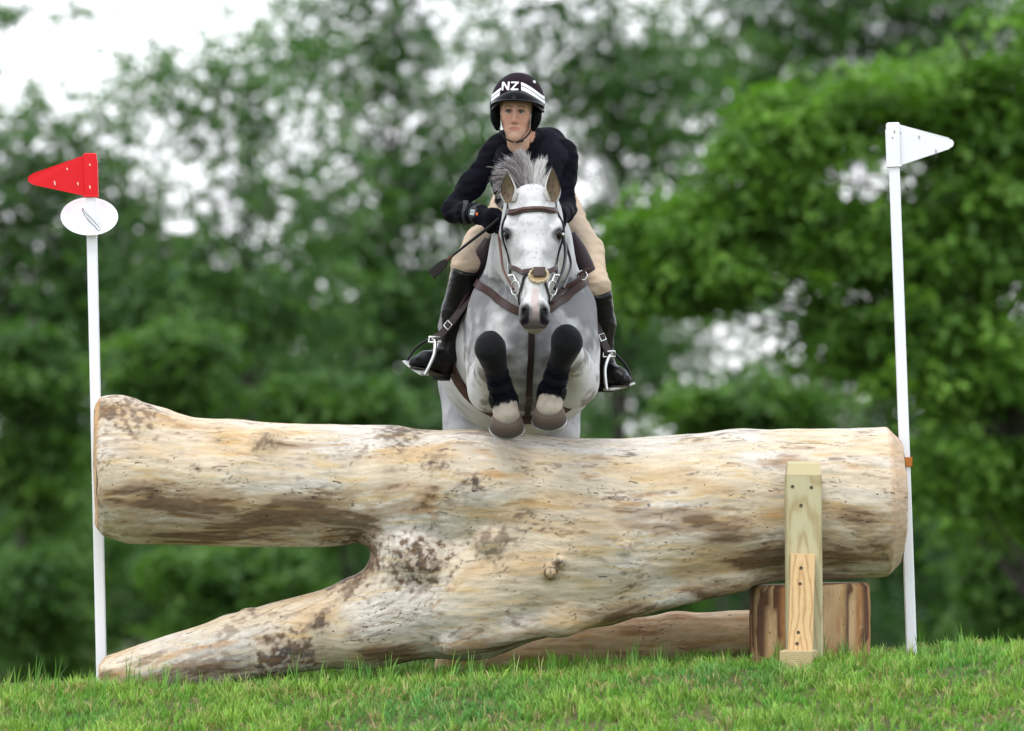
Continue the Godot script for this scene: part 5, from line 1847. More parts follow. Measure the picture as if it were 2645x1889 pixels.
func skin(p: Vector3, _n: Vector3) -> Color:
	var q := fine.get_noise_3dv(p * 55.0)
	var m := coarse.get_noise_3dv(p * 30.0)
	var c := Color(0.55, 0.335, 0.245)
	c = c.lerp(Color(0.53, 0.245, 0.17), clampf(smoothstep(0.05, 0.02, Vector2(absf(p.x) - 0.040, p.y + 0.035).length()) * 0.5, 0, 1))
	c = c.lerp(Color(0.52, 0.235, 0.165), smoothstep(0.024, 0.010, (p - Vector3(0, -0.042, 0.10)).length()) * 0.5)
	# brows
	var bx := absf(p.x)
	var by := 0.019 + 0.006 * sin(clampf((bx - 0.012) / 0.036, 0, 1) * PI)
	if bx > 0.010 and bx < 0.050 and p.z > 0.03:
		c = c.lerp(Color(0.10, 0.055, 0.035), smoothstep(0.0048, 0.0018, absf(p.y - by) + q * 0.001) * 0.75)
	# lids
	c = c.lerp(Color(0.13, 0.06, 0.045), smoothstep(0.008, 0.004, absf(Vector2((bx - 0.0285) * 0.55, p.y - 0.003).length() - 0.005)) * 0.4 * float(p.z > 0.03))
	# lips
	var lip := Vector2(p.x * 0.38, p.y + 0.0722).length()
	if p.z > 0.05:
		c = c.lerp(Color(0.42, 0.165, 0.135), smoothstep(0.0115, 0.0075, lip) * 0.85)
	return c * (1.0 + q * 0.07 + m * 0.06)

func moved(arr: Array, x: Transform3D) -> Array:
	var v: PackedVector3Array = arr[Mesh.ARRAY_VERTEX]
	var n: PackedVector3Array = arr[Mesh.ARRAY_NORMAL]
	for i in v.size():
		v[i] = x * v[i]
		n[i] = x.basis * n[i]
	arr[Mesh.ARRAY_VERTEX] = v
	arr[Mesh.ARRAY_NORMAL] = n
	return arr

func rider() -> void:
	head_at = Transform3D(Basis(Vector3.UP, -0.06) * Basis(Vector3.BACK, -0.03), Vector3(0.0172, 2.3562, 0.1300))
	var b := Blob.new()
	# 0 shirt, 1 breeches, 2 skin
	var hip := Vector3(0.1000, 1.9529, -0.4600)
	b.bone(hip + Vector3(-0.07, 0.0, 0), hip + Vector3(0.07, 0.0, 0), 0.135, 0.135, 0.08, 1.0, Vector3.RIGHT, 1)
	b.bone(hip + Vector3(0, 0.05, 0.04), Vector3(0.0913, 2.0709, -0.2400), 0.125, 0.125, 0.06, 1.2, Vector3.RIGHT, 0)
	b.bone(Vector3(0.0913, 2.0709, -0.2400), Vector3(0.0868, 2.1619, -0.0600), 0.125, 0.130, 0.06, 1.3, Vector3.RIGHT, 0)
	b.bone(Vector3(-0.0366, 2.1911, -0.0300), Vector3(0.2062, 2.1795, -0.0300), 0.062, 0.062, 0.06, 1.0, Vector3.RIGHT, 0)
	# neck
	b.bone(Vector3(0.0752, 2.2051, -0.0400), Vector3(0.0442, 2.2344, 0.0200), 0.075, 0.060, 0.05, 1.0, Vector3.RIGHT, 0)
	b.bone(Vector3(0.0558, 2.2130, -0.0100), Vector3(0.0288, 2.2884, 0.0800), 0.048, 0.048, 0.03, 1.0, Vector3.RIGHT, 2)
	b.bone(Vector3(-0.0327, 2.2367, -0.0200), Vector3(0.0211, 2.1669, 0.0550), 0.042, 0.034, 0.02, 1.0, Vector3.RIGHT, 0)
	b.bone(Vector3(0.1136, 2.2483, -0.0200), Vector3(0.0557, 2.1669, 0.0550), 0.046, 0.034, 0.02, 1.0, Vector3.RIGHT, 0)
	b.bone(Vector3(0.0403, 2.2002, 0.0450), Vector3(0.0307, 2.2368, 0.0750), 0.030, 0.034, 0.03, 1.0, Vector3.RIGHT, 2)
	# near-side arm, elbow out, hand on the rein
	b.bone(Vector3(-0.0540, 2.2065, -0.0300), Vector3(-0.0751, 2.1808, -0.0200), 0.062, 0.060, 0.04, 1.0, Vector3.RIGHT, 0)
	b.bone(Vector3(-0.0751, 2.1808, -0.0200), Vector3(-0.1750, 2.0534, 0.0200), 0.058, 0.051, 0.03, 1.0, Vector3.RIGHT, 0)
	b.bone(Vector3(-0.1750, 2.0534, 0.0200), Vector3(-0.2532, 1.9471, 0.0700), 0.051, 0.044, 0.03, 1.0, Vector3.RIGHT, 0)
	b.bone(Vector3(-0.2475, 1.9433, 0.0700), Vector3(-0.1929, 1.9266, 0.1800), 0.048, 0.046, 0.03, 1.0, Vector3.RIGHT, 0)
	b.bone(Vector3(-0.1929, 1.9266, 0.1800), Vector3(-0.1273, 1.9133, 0.3000), 0.045, 0.034, 0.02, 1.0, Vector3.RIGHT, 0)
	# off-side arm, upper arm hanging, forearm forward behind the horse's head
	b.bone(Vector3(0.2062, 2.1911, -0.0300), Vector3(0.2156, 2.1321, -0.0100), 0.060, 0.058, 0.04, 1.0, Vector3.RIGHT, 0)
	b.bone(Vector3(0.2156, 2.1321, -0.0100), Vector3(0.2208, 1.9481, 0.0500), 0.056, 0.047, 0.03, 1.0, Vector3.RIGHT, 0)
	b.bone(Vector3(0.2208, 1.9481, 0.0500), Vector3(0.2154, 1.9247, 0.2200), 0.050, 0.043, 0.03, 1.0, Vector3.RIGHT, 0)
	b.bone(Vector3(0.2154, 1.9247, 0.2200), Vector3(0.1992, 1.9076, 0.3400), 0.042, 0.033, 0.02, 1.0, Vector3.RIGHT, 0)
	# legs
	leg(b, Vector3(-0.0039, 1.9022, -0.3800), Vector3(-0.1259, 1.8055, -0.1700), Vector3(-0.1943, 1.7156, 0.0000), Vector3(-0.2216, 1.6169, -0.0400))
	leg(b, Vector3(0.2248, 1.8983, -0.3800), Vector3(0.3119, 1.7764, -0.1700), Vector3(0.3559, 1.6271, 0.0000), Vector3(0.3718, 1.5301, -0.0400))
	b.add_noise(coarse, Vector3(14, 30, 14), 0.0045)
	b.add_noise(fine, Vector3(20, 34, 20), 0.0008)
	var garb := func(p: Vector3, _n: Vector3) -> Color:
		var q := fine.get_noise_3dv(p * 45.0)
		match b.nearest(p):
			1: return Color(0.47, 0.365, 0.27) * (1.0 + q * 0.05 + coarse.get_noise_3dv(p * 12.0) * 0.05)
			2: return Color(0.48, 0.26, 0.175) * (1.0 + q * 0.06)
		return Color(0.0055, 0.0058, 0.0085) * (1.0 + q * 0.35)
	var arr := b.mesh(0.0095, garb).surface_get_arrays(0)

	var h := Blob.new()
	h.bone(Vector3(0, 0.045, -0.025), Vector3(0, 0.035, -0.005), 0.086, 0.086, 0.03, 0.9)
	h.bone(Vector3(0, 0.010, 0.020), Vector3(0, -0.062, 0.034), 0.065, 0.046, 0.03, 0.90)
	for s: float in [-1.0, 1.0]:
		h.bone(Vector3(s * 0.040, -0.042, 0.0), Vector3(s * 0.010, -0.100, 0.050), 0.020, 0.014, 0.03)
		h.bone(Vector3(s * 0.038, -0.022, 0.055), Vector3(s * 0.044, -0.015, 0.030), 0.019, 0.021, 0.022)
		h.bone(Vector3(s * 0.012, 0.020, 0.080), Vector3(s * 0.042, 0.022, 0.062), 0.011, 0.012, 0.018)
		h.bone(Vector3(s * 0.0095, -0.042, 0.087), Vector3(s * 0.0105, -0.041, 0.082), 0.0070, 0.0075, 0.008)
		h.bone(Vector3(s * 0.030, -0.045, 0.056), Vector3(s * 0.026, -0.072, 0.054), 0.014, 0.012, 0.03)
	h.bone(Vector3(0, 0.012, 0.082), Vector3(0, -0.036, 0.100), 0.0078, 0.0092, 0.014)
	h.bone(Vector3(0, -0.039, 0.099), Vector3(0, -0.041, 0.096), 0.0100, 0.0100, 0.008)
	h.bone(Vector3(0, -0.103, 0.062), Vector3(0, -0.098, 0.056), 0.018, 0.020, 0.022)
	h.bone(Vector3(-0.019, -0.0660, 0.077), Vector3(0.019, -0.0660, 0.077), 0.0050, 0.0050, 0.010)
	h.bone(Vector3(-0.016, -0.0785, 0.075), Vector3(0.016, -0.0785, 0.075), 0.0060, 0.0060, 0.010)
	h.bone(Vector3(0, -0.05, -0.02), Vector3(0.012, -0.12, -0.05), 0.055, 0.052, 0.03)
	for s: float in [-1.0, 1.0]:
		h.bone(Vector3(s * 0.0285, 0.002, 0.094), Vector3(s * 0.030, 0.002, 0.094), 0.0155, 0.0155, 0.014, 1.0, Vector3.RIGHT, 0, 1)
	h.bone(Vector3(-0.018, -0.0722, 0.088), Vector3(0.018, -0.0722, 0.088), 0.0042, 0.0042, 0.004, 1.0, Vector3.RIGHT, 0, 1)
	var face_at := head_at * Transform3D(Basis().scaled(Vector3(0.92, 1.0, 1.0)), Vector3.ZERO)
	var head := moved(h.mesh(0.0034, skin).surface_get_arrays(0), face_at)
	var shift: int = arr[Mesh.ARRAY_VERTEX].size()
	var idx: PackedInt32Array = head[Mesh.ARRAY_INDEX]
	for i in idx.size():
		idx[i] += shift
	for k in [Mesh.ARRAY_VERTEX, Mesh.ARRAY_NORMAL, Mesh.ARRAY_COLOR]:
		arr[k] = arr[k] + head[k]
	arr[Mesh.ARRAY_INDEX] = arr[Mesh.ARRAY_INDEX] + idx
	arr[Mesh.ARRAY_TANGENT] = null
	var t := thing("person", "rider in black shirt and beige breeches crouched over the grey horse", "person", hip + Vector3(0, -0.14, 0))
	var bm := mat(Color.WHITE, 0.72, 0.0, true)
	bm.metallic_specular = 0.14
	var weave := FastNoiseLite.new()
	weave.seed = 13
	weave.frequency = 0.035
	bm.normal_enabled = true
	bm.normal_texture = noise_texture(weave, 512, null, true, 6.0)
	bm.normal_scale = 0.14
	bm.uv1_triplanar = true
	bm.uv1_scale = Vector3(5, 5, 5)
	part("body", Blob.solid(arr), bm, t)

	# eyes, with iris and pupil as separate caps
	for s: float in [-1.0, 1.0]:
		var e := Vector3(s * 0.0285, 0.0015, 0.0695)
		var mb := MB.new()
		mb.ball(face_at * Transform3D(Basis().scaled(Vector3.ONE * 0.0125), e), 10, 14)
		var ball := part("eye", mb.done(), mat(Color(0.48, 0.45, 0.43), 0.2), t)
		mb = MB.new()
		mb.ball(face_at * Transform3D(Basis().scaled(Vector3(0.0066, 0.0066, 0.0025)), e + Vector3(-0.001, -0.0008, 0.0112)), 6, 12)
		part("iris", mb.done(), mat(Color(0.045, 0.050, 0.045), 0.15), ball)
		mb = MB.new() # upper lid
		mb.tube(PackedVector3Array([face_at * (e + Vector3(-0.014, 0.000, 0.008)), face_at * (e + Vector3(-0.007, 0.0054, 0.0125)), face_at * (e + Vector3(0.004, 0.0056, 0.0128)), face_at * (e + Vector3(0.014, 0.0002, 0.008))]), PackedFloat32Array([0.0026]), 6)
		part("eyelid", mb.done(), mat(Color(0.13, 0.065, 0.045), 0.6), t)
	var mb := MB.new()
	mb.box(face_at * Transform3D(Basis(), Vector3(0, -0.0710, 0.0795)), Vector3(0.034, 0.0058, 0.006), 0.002)
	part("teeth", mb.done(), mat(Color(0.62, 0.57, 0.50), 0.35), t)

	helmet(t)
	vest(t)
	gloves(t)
	riding_boot(t, "tall black riding boot turned outward in the stirrup", [Vector3(-0.1981, 1.6806, 0.0100), Vector3(-0.2372, 1.5211, -0.0600), Vector3(-0.2645, 1.3830, -0.0900), Vector3(-0.2799, 1.3289, -0.0900)], Vector3(-0.3676, 1.3081, -0.0200), Vector3(-0.4150, 1.2976, 0.0200), Vector3(-0.2938, 1.2716, -0.1200), -1.0)
	riding_boot(t, "tall black riding boot beside the saddle flap", [Vector3(0.3674, 1.5847, 0.0000), Vector3(0.3798, 1.4632, -0.0600), Vector3(0.3880, 1.3289, -0.0900), Vector3(0.3938, 1.2806, -0.0900)], Vector3(0.4559, 1.2386, -0.0100), Vector3(0.4840, 1.2206, 0.0300), Vector3(0.3923, 1.2213, -0.1200), 1.0)
	# watch
	var on_arm := b.onto(Vector3(-0.1973, 1.9304, 0.3400), 0.008)
	var wz: Vector3 = (on_arm[1] as Vector3).lerp(Vector3(0, 0.1, 1), 0.45).normalized()
	var wxx := Vector3(0, 1, 0).cross(wz).normalized()
	var wx := Transform3D(Basis(wxx, wz.cross(wxx), wz) * Basis(Vector3.BACK, -0.15), on_arm[0])
	mb = MB.new()
	mb.lathe([Vector2(0.0, -0.010), Vector2(0.020, -0.010), Vector2(0.0225, -0.004), Vector2(0.0225, 0.002), Vector2(0.019, 0.006), Vector2(0.016, 0.006), Vector2(0.0, 0.005)], wx * Transform3D(Basis(Vector3.RIGHT, PI / 2).scaled(Vector3(1.0, 1.2, 1.0)), Vector3.ZERO), 24)
	var watch := part("watch", mb.done(), mat(Color(0.02, 0.022, 0.026), 0.35), t)
	mb = MB.new()
	mb.box(wx * Transform3D(Basis(), Vector3(0, 0.001, 0.0062)), Vector3(0.021, 0.024, 0.002), 0.0008)
	part("watch_face", mb.done(), mat(Color(0.40, 0.45, 0.47), 0.2), watch)
	mb = MB.new()
	for k in [-1, 0, 1]:
		mb.box(wx * Transform3D(Basis(), Vector3(k * 0.005, 0.002, 0.0074)), Vector3(0.0022, 0.011, 0.0006), 0.0002)
	part("watch_digits", mb.done(), mat(Color(0.12, 0.14, 0.15), 0.4), watch)
	mb = MB.new()
	var band := []
	for j in 19:
		var a := TAU * j / 18
		band.append(Vector3(-0.1967, 1.9285, 0.1800) + Vector3(0.0, sin(a) * 0.06, cos(a) * 0.06))
	lay(mb, b, band, 0.022, 0.004, 0.001, 1)
	part("watch_strap", mb.done(), mat(Color(0.012, 0.013, 0.015), 0.5), watch)
	whip()

func leg(b: Blob, hip: Vector3, mid: Vector3, knee: Vector3, calf: Vector3) -> void:
	b.bone(hip, mid, 0.100, 0.080, 0.06, 1.0, Vector3.RIGHT, 1)
	b.bone(mid, knee, 0.080, 0.060, 0.03, 1.0, Vector3.RIGHT, 1)
	b.bone(knee, calf, 0.063, 0.052, 0.02, 1.0, Vector3.RIGHT, 1)

func riding_boot(t: Node3D, label: String, leg_pts: Array, ball: Vector3, toe: Vector3, heel: Vector3, s: float) -> void:
	var b := Blob.new()
	var top: Vector3 = leg_pts[0]
	b.bone(top, leg_pts[1], 0.061, 0.063, 0.02)
	b.bone(leg_pts[1], leg_pts[2], 0.062, 0.044, 0.02)
	b.bone(leg_pts[2], leg_pts[3], 0.044, 0.043, 0.02)
	b.bone(leg_pts[3], ball, 0.042, 0.036, 0.03)
	b.bone(ball, toe, 0.036, 0.026, 0.02)
	b.bone(leg_pts[3], heel, 0.040, 0.034, 0.02)
	b.bone(heel, ball, 0.032, 0.030, 0.02)
	var d := (top - (leg_pts[1] as Vector3)).normalized()
	b.planes.append([d, d.dot(top) + 0.02, 0.006])
	b.add_noise(coarse, Vector3(18, 40, 18), 0.0012)
	var o := part("riding_boot", b.mesh(0.0065, func(p: Vector3, _n: Vector3) -> Color: return Color(0.006, 0.006, 0.007) * (1.0 + fine.get_noise_3dv(p * 40.0) * 0.3)), mat(Color.WHITE, 0.36, 0.0, true), t)
	o.set_meta("label", label)
	# heel block and sole
	var mb := MB.new()
	var f := (toe - heel).normalized()
	var side := f.cross(Vector3.UP).normalized()
	var up := side.cross(f)
	mb.box(Transform3D(Basis(side, up, -f), heel - up * 0.034 + f * 0.008), Vector3(0.062, 0.030, 0.060), 0.006)
	part("heel", mb.done(), mat(Color(0.010, 0.010, 0.010), 0.5), o)
	mb = MB.new()
	var n := PackedVector3Array()
	var path := PackedVector3Array()
	var wide := PackedFloat32Array()
	for i in 9:
		var k := i / 8.0
		path.append(heel.lerp(toe + f * 0.012, k) - up * lerpf(0.034, 0.024, k))
		n.append(up)
		wide.append([0.058, 0.060, 0.056, 0.056, 0.064, 0.072, 0.070, 0.058, 0.034][i])
	mb.strap(path, n, 0.06, 0.007, wide)
	part("sole", mb.done(), mat(Color(0.06, 0.05, 0.04), 0.6), o)
	# laces over the instep, spur at the heel
	for k in 4:
		mb = MB.new()
		var q := (leg_pts[3] as Vector3).lerp(ball, 0.15 + k * 0.2)
		var r := b.onto(q + up * 0.08 + Vector3(0, 0, 0.02), 0.002)
		var pth := PackedVector3Array([b.onto(r[0] - side * 0.016, 0.002)[0], r[0], b.onto(r[0] + side * 0.016, 0.002)[0]])
		mb.tube(pth, PackedFloat32Array([0.0016]), 5)
		part("lace", mb.done(), mat(Color(0.03, 0.03, 0.03), 0.6), o)
	mb = MB.new()
	var a: Vector3 = (leg_pts[3] as Vector3).lerp(heel, 0.4)
	mb.tube(spline([a + side * 0.044 + f * 0.02, a + side * 0.034 - f * 0.034, a - f * 0.046, a - side * 0.034 - f * 0.034, a - side * 0.044 + f * 0.02], 4), PackedFloat32Array([0.003]), 6)
	part("spur", mb.done(), steel, o)

# the shell is cut higher over the brow than at the sides
func helmet_edge(lon: float) -> float:
	return lerpf(0.02, -0.26, smoothstep(0.45, 1.25, absf(wrapf(lon, -PI, PI))))

func helmet(t: Node3D) -> void:
	var mb := MB.new()
	var rows := 22
	var cols := 44
	for i in rows + 1:
		for j in cols:
			var lon := TAU * j / cols
			var lat := lerpf(helmet_edge(lon), PI / 2 - 0.001, float(i) / rows)
			var seam := 0.0010 * (1.0 - smoothstep(0.0, 0.05, absf(sin(lon * 3.0)))) * smoothstep(0.2, 0.8, lat)
			mb.col = Color(0.017, 0.009, 0.015) * (1.0 + 0.25 * fine.get_noise_3d(lon * 6.0, lat * 8.0, 1.0))
			mb.vert(helmet_point(lon, lat, -seam + 0.0012 * fine.get_noise_3d(cos(lon) * 3.0, lat * 3.0, sin(lon) * 3.0)))
	mb.rings(0, rows + 1, cols)
	var o := part("helmet", mb.done(), dull(Color.WHITE, 0.7, true), t)
	# rim lining
	mb = MB.new()
	var path := PackedVector3Array()
	for j in 41:
		path.append(helmet_point(TAU * j / 40, helmet_edge(TAU * j / 40), -0.001))
	mb.tube(path, PackedFloat32Array([0.006]), 6, false)
	part("rim", mb.done(), mat(Color(0.010, 0.010, 0.012), 0.4), o)
	# white stripes either side of the letters
	var white := mat(Color(0.80, 0.80, 0.82), 0.6)
	for f in [[0.02, 0.46], [0.56, 0.98]]:
		mb = MB.new()
		band_patch(mb, 0.19, 1.70, f[0], f[1])
		part("stripe", mb.done(), white, o)
		mb = MB.new()
		band_patch(mb, -1.70, -0.70, f[0], f[1])
		part("stripe", mb.done(), white, o)
	# N Z
	mb = MB.new()
	letter_patch(mb, -0.0640, -0.0565, 0.0, 1.0)
	letter_patch(mb, -0.0385, -0.0310, 0.0, 1.0)
	letter_patch(mb, -0.0395, -0.0310, 0.0, 1.0, -0.0245)
	part("letter", mb.done(), white, o)
	mb = MB.new()
	letter_patch(mb, -0.0245, 0.0075, 0.82, 1.0)
	letter_patch(mb, -0.0245, 0.0075, 0.0, 0.18)
	letter_patch(mb, -0.0245, -0.0155, 0.12, 0.88, 0.0230)
	part("letter", mb.done(), white, o)
	# small round badge on the cover's far side
	mb = MB.new()
	var bp := helmet_point(0.95, 0.72, 0.001)
	mb.ball(Transform3D(Basis().scaled(Vector3.ONE * 0.007), bp), 5, 8)
	part("badge", mb.done(), white, o)
	# peak
	mb = MB.new()
	var n := 22
	var m := 7
	for side in 2:
		for i in n + 1:
			var lon := lerpf(-1.30, 1.30, float(i) / n)
			var inn := helmet_point(lon, lerpf(0.36, 0.02, smoothstep(0.0, 1.30, absf(lon))), 0.0005)
			var c := cos(lon * 1.2)
			var out := head_at * (Vector3(0.006, 0.045, -0.012) + Vector3(sin(lon) * 0.118, -0.014 + 0.016 * c, cos(lon) * 0.138 + 0.058 * maxf(c, 0.0)))
			for j in m + 1:
				var f := float(j) / m
				var p := inn.lerp(out, f) + head_at.basis * Vector3(0, 0.022 * sin(f * PI * 0.5) * (1.0 - f * 0.85) * maxf(c, 0.0), 0.010 * sin(f * PI) * maxf(c, 0.0))
				if side == 1:
					p += head_at.basis * Vector3(0, -0.004, -0.002)
				mb.vert(p)
		var k := side * (n + 1) * (m + 1)
		for i in n:
			for j in m:
				var a := k + i * (m + 1) + j
				if side == 0:
					mb.quad(a, a + 1, a + m + 2, a + m + 1)
				else:
					mb.quad(a, a + m + 1, a + m + 2, a + 1)
	var peak := part("peak", mb.done(), dull(Color(0.004, 0.004, 0.005), 0.3), o)
	mb = MB.new()
	path = PackedVector3Array()
	for i in n + 1:
		path.append(mb_edge(i, n))
	mb.tube(path, PackedFloat32Array([0.0032]), 6)
	part("peak_edge", mb.done(), mat(Color(0.012, 0.012, 0.014), 0.3), peak)
	# harness: padded side pieces over the ears, thin straps to the chin
	for s: float in [-1.0, 1.0]:
		var b := Blob.new()
		b.bone(Vector3(s * 0.096, 0.030, -0.005), Vector3(s * 0.087, -0.020, 0.005), 0.036, 0.032, 0.02, 0.48)
		b.bone(Vector3(s * 0.087, -0.020, 0.005), Vector3(s * 0.076, -0.058, 0.010), 0.030, 0.020, 0.02, 0.60)
		var arr := moved(b.mesh(0.0055, func(_p: Vector3, _n: Vector3) -> Color: return Color(0.005, 0.005, 0.006)).surface_get_arrays(0), head_at)
		part("harness_pad", Blob.solid(arr), dull(Color.WHITE, 0.8, true), o)
		mb = MB.new()
		var pts := []
		for q: Vector3 in [Vector3(s * 0.074, -0.055, 0.015), Vector3(s * 0.060, -0.088, 0.030), Vector3(s * 0.034, -0.116, 0.050), Vector3(s * 0.004, -0.128, 0.056)]:
			pts.append(head_at * q)
		mb.tube(spline(pts, 5), PackedFloat32Array([0.0034]), 6)
		part("chin_strap", mb.done(), mat(Color(0.010, 0.010, 0.011), 0.5), o)
	mb = MB.new()
	mb.box(head_at * Transform3D(Basis(Vector3.BACK, 0.2), Vector3(0.022, -0.124, 0.058)), Vector3(0.034, 0.010, 0.006), 0.002)
	part("chin_buckle", mb.done(), mat(Color(0.012, 0.012, 0.013), 0.4), o)

func mb_edge(i: int, n: int) -> Vector3:
	var lon := lerpf(-1.30, 1.30, float(i) / n)
	var c := cos(lon * 1.2)
	return head_at * (Vector3(0.006, 0.045, -0.012) + Vector3(sin(lon) * 0.118, -0.016 + 0.016 * c, cos(lon) * 0.138 + 0.058 * maxf(c, 0.0)))

func vest(t: Node3D) -> void:
	var b := Blob.new()
	b.bone(Vector3(0.0956, 2.0171, -0.3300), Vector3(0.0909, 2.1136, -0.1300), 0.138, 0.140, 0.05, 1.22)
	b.bone(Vector3(0.0909, 2.1136, -0.1300), Vector3(0.0887, 2.1542, -0.0600), 0.140, 0.134, 0.05, 1.28)
	# padded shoulder pieces
	b.bone(Vector3(-0.0251, 2.2391, -0.0600), Vector3(-0.0250, 2.1623, 0.0000), 0.042, 0.046, 0.07, 1.0)
	b.bone(Vector3(0.1717, 2.2430, -0.0600), Vector3(0.1751, 2.1623, 0.0000), 0.044, 0.048, 0.07, 1.0)
	b.bone(Vector3(-0.0250, 2.1623, 0.0000), Vector3(0.0250, 2.0583, 0.0000), 0.046, 0.070, 0.09, 1.0)
	b.bone(Vector3(0.1751, 2.1623, 0.0000), Vector3(0.1443, 2.0583, 0.0000), 0.048, 0.070, 0.09, 1.0)
	b.bone(Vector3(-0.0058, 2.2564, -0.0900), Vector3(0.1565, 2.2525, -0.0900), 0.042, 0.042, 0.05, 1.0)
	# neck opening
	b.bone(Vector3(0.0364, 2.2833, 0.1000), Vector3(0.0383, 2.1682, 0.1000), 0.072, 0.040, 0.02, 1.0, Vector3.RIGHT, 0, 1)
	b.add_noise(coarse, Vector3(18, 18, 18), 0.003)
	part("body_protector", b.mesh(0.009, func(p: Vector3, _n: Vector3) -> Color: return Color(0.0125, 0.013, 0.018) * (1.0 + fine.get_noise_3dv(p * 70.0) * 0.5)), dull(Color.WHITE, 0.95, true), t)
	# shoulder tab standing off behind
	var mb := MB.new()
	var pth := PackedVector3Array([Vector3(0.1835, 2.2829, -0.0800), Vector3(0.2104, 2.2668, -0.0700), Vector3(0.2412, 2.2160, -0.0600)])
	mb.strap(pth, PackedVector3Array([Vector3(0.3, 1, 0.2), Vector3(0.5, 0.8, 0.2), Vector3(0.8, 0.5, 0.2)]), 0.05, 0.010)
	part("shoulder_tab", mb.done(), mat(Color(0.016, 0.016, 0.022), 0.8), t)

func gloves(t: Node3D) -> void:
	for s: float in [-1.0, 1.0]:
		var b := Blob.new()
		var wrist := Vector3(-0.1350, 1.9157, 0.2900) if s < 0.0 else Vector3(0.2031, 1.9124, 0.3200)
		var palm := Vector3(-0.0853, 1.8894, 0.3650) if s < 0.0 else Vector3(0.1988, 1.8941, 0.3850)
		var along := (palm - wrist).normalized()
		var down := Vector3(0.10 if s < 0.0 else -0.10, -1.0, 0.1)
		down = (down - along * down.dot(along)).normalized()
		var inward := along.cross(down) * (1.0 if s < 0.0 else -1.0) # towards the palm side
		if inward.x * s > 0.0:
			inward = -inward
		b.bone(wrist - along * 0.04, wrist, 0.040, 0.036, 0.02)
		b.bone(wrist, palm - down * 0.014, 0.034, 0.030, 0.02)
		b.bone(wrist, palm + down * 0.020, 0.030, 0.028, 0.02)
		b.bone(palm - down * 0.026, palm + down * 0.036, 0.026, 0.022, 0.02)
		for k in 4: # fingers, closed on the rein
			var root := palm + along * 0.030 + down * (-0.030 + k * 0.0215)
			var l: float = [0.036, 0.040, 0.037, 0.030][k]
			var j1 := root + along * l * 0.75 + inward * 0.010 + down * 0.006
			var j2 := j1 + inward * l * 0.78 + down * 0.006
			var j3 := j2 - along * l * 0.62 + inward * 0.004
			b.chain([root, j1, j2, j3], [0.0105, 0.0100, 0.0095, 0.0085], 0.006)
		var th := palm - down * 0.030 - along * 0.015 # thumb lies along the top
		b.chain([th, th + along * 0.030 - down * 0.010 + inward * 0.014, th + along * 0.056 + inward * 0.024 + down * 0.004], [0.015, 0.0125, 0.0105], 0.008)
		b.add_noise(coarse, Vector3(50, 50, 50), 0.0012)
		var g := part("glove", b.mesh(0.0042, func(p: Vector3, _n: Vector3) -> Color: return Color(0.006, 0.0065, 0.009) * (1.0 + fine.get_noise_3dv(p * 80.0) * 0.4)), dull(Color.WHITE, 0.75, true), t)
		if s < 0.0:
			var mb := MB.new()
			var r := b.onto(Vector3(-0.1499, 1.9171, 0.3400), 0.001)
			mb.box(Transform3D(Basis(Vector3.UP, -0.4) * Basis(Vector3.BACK, PI / 4), r[0]), Vector3(0.011, 0.011, 0.003), 0.001)
			part("logo_tag", mb.done(), mat(Color(0.70, 0.13, 0.04), 0.6), g)
			mb = MB.new()
			var c := []
			for j in 13:
				var a := TAU * j / 12
				c.append(wrist - along * 0.008 + (down * cos(a) + inward * sin(a)) * 0.06)
			lay(mb, b, c, 0.024, 0.003, 0.001, 1)
			part("cuff_strap", mb.done(), mat(Color(0.020, 0.021, 0.025), 0.7), g)

func whip() -> void:
	var t := thing("riding_whip", "short black riding whip pointing down and out from the gloved hand", "whip", Vector3(-0.0851, 1.8669, 0.4000))
	var mb := MB.new()
	mb.tube(PackedVector3Array([Vector3(-0.0473, 1.9006, 0.4100), Vector3(-0.0851, 1.8669, 0.4000), Vector3(-0.1841, 1.7942, 0.3300), Vector3(-0.2605, 1.7354, 0.2800)]), PackedFloat32Array([0.008, 0.0075, 0.006, 0.005]), 8)
	part("shaft", mb.done(), mat(Color(0.012, 0.011, 0.011), 0.45), t)
	mb = MB.new()
	mb.tube(PackedVector3Array([Vector3(-0.2547, 1.7390, 0.2850), Vector3(-0.2662, 1.7297, 0.2800), Vector3(-0.2758, 1.7222, 0.2750)]), PackedFloat32Array([0.006, 0.0085, 0.007]), 8)
	part("binding", mb.done(), mat(Color(0.10, 0.050, 0.030), 0.6), t)
	mb = MB.new()
	var pth := PackedVector3Array([Vector3(-0.2719, 1.7259, 0.2800), Vector3(-0.2891, 1.7089, 0.2750), Vector3(-0.3138, 1.6863, 0.2700), Vector3(-0.3405, 1.6617, 0.2650)])
	var n := PackedVector3Array()
	for i in 4:
		n.append(Vector3(0.25, 0.4, 0.9))
	mb.strap(pth, n, 0.03, 0.006, PackedFloat32Array([0.016, 0.036, 0.042, 0.040]))
	part("flap", mb.done(), mat(Color(0.014, 0.012, 0.011), 0.5), t)


# ---------------------------------------------------------------- the woods

var sprigs := []

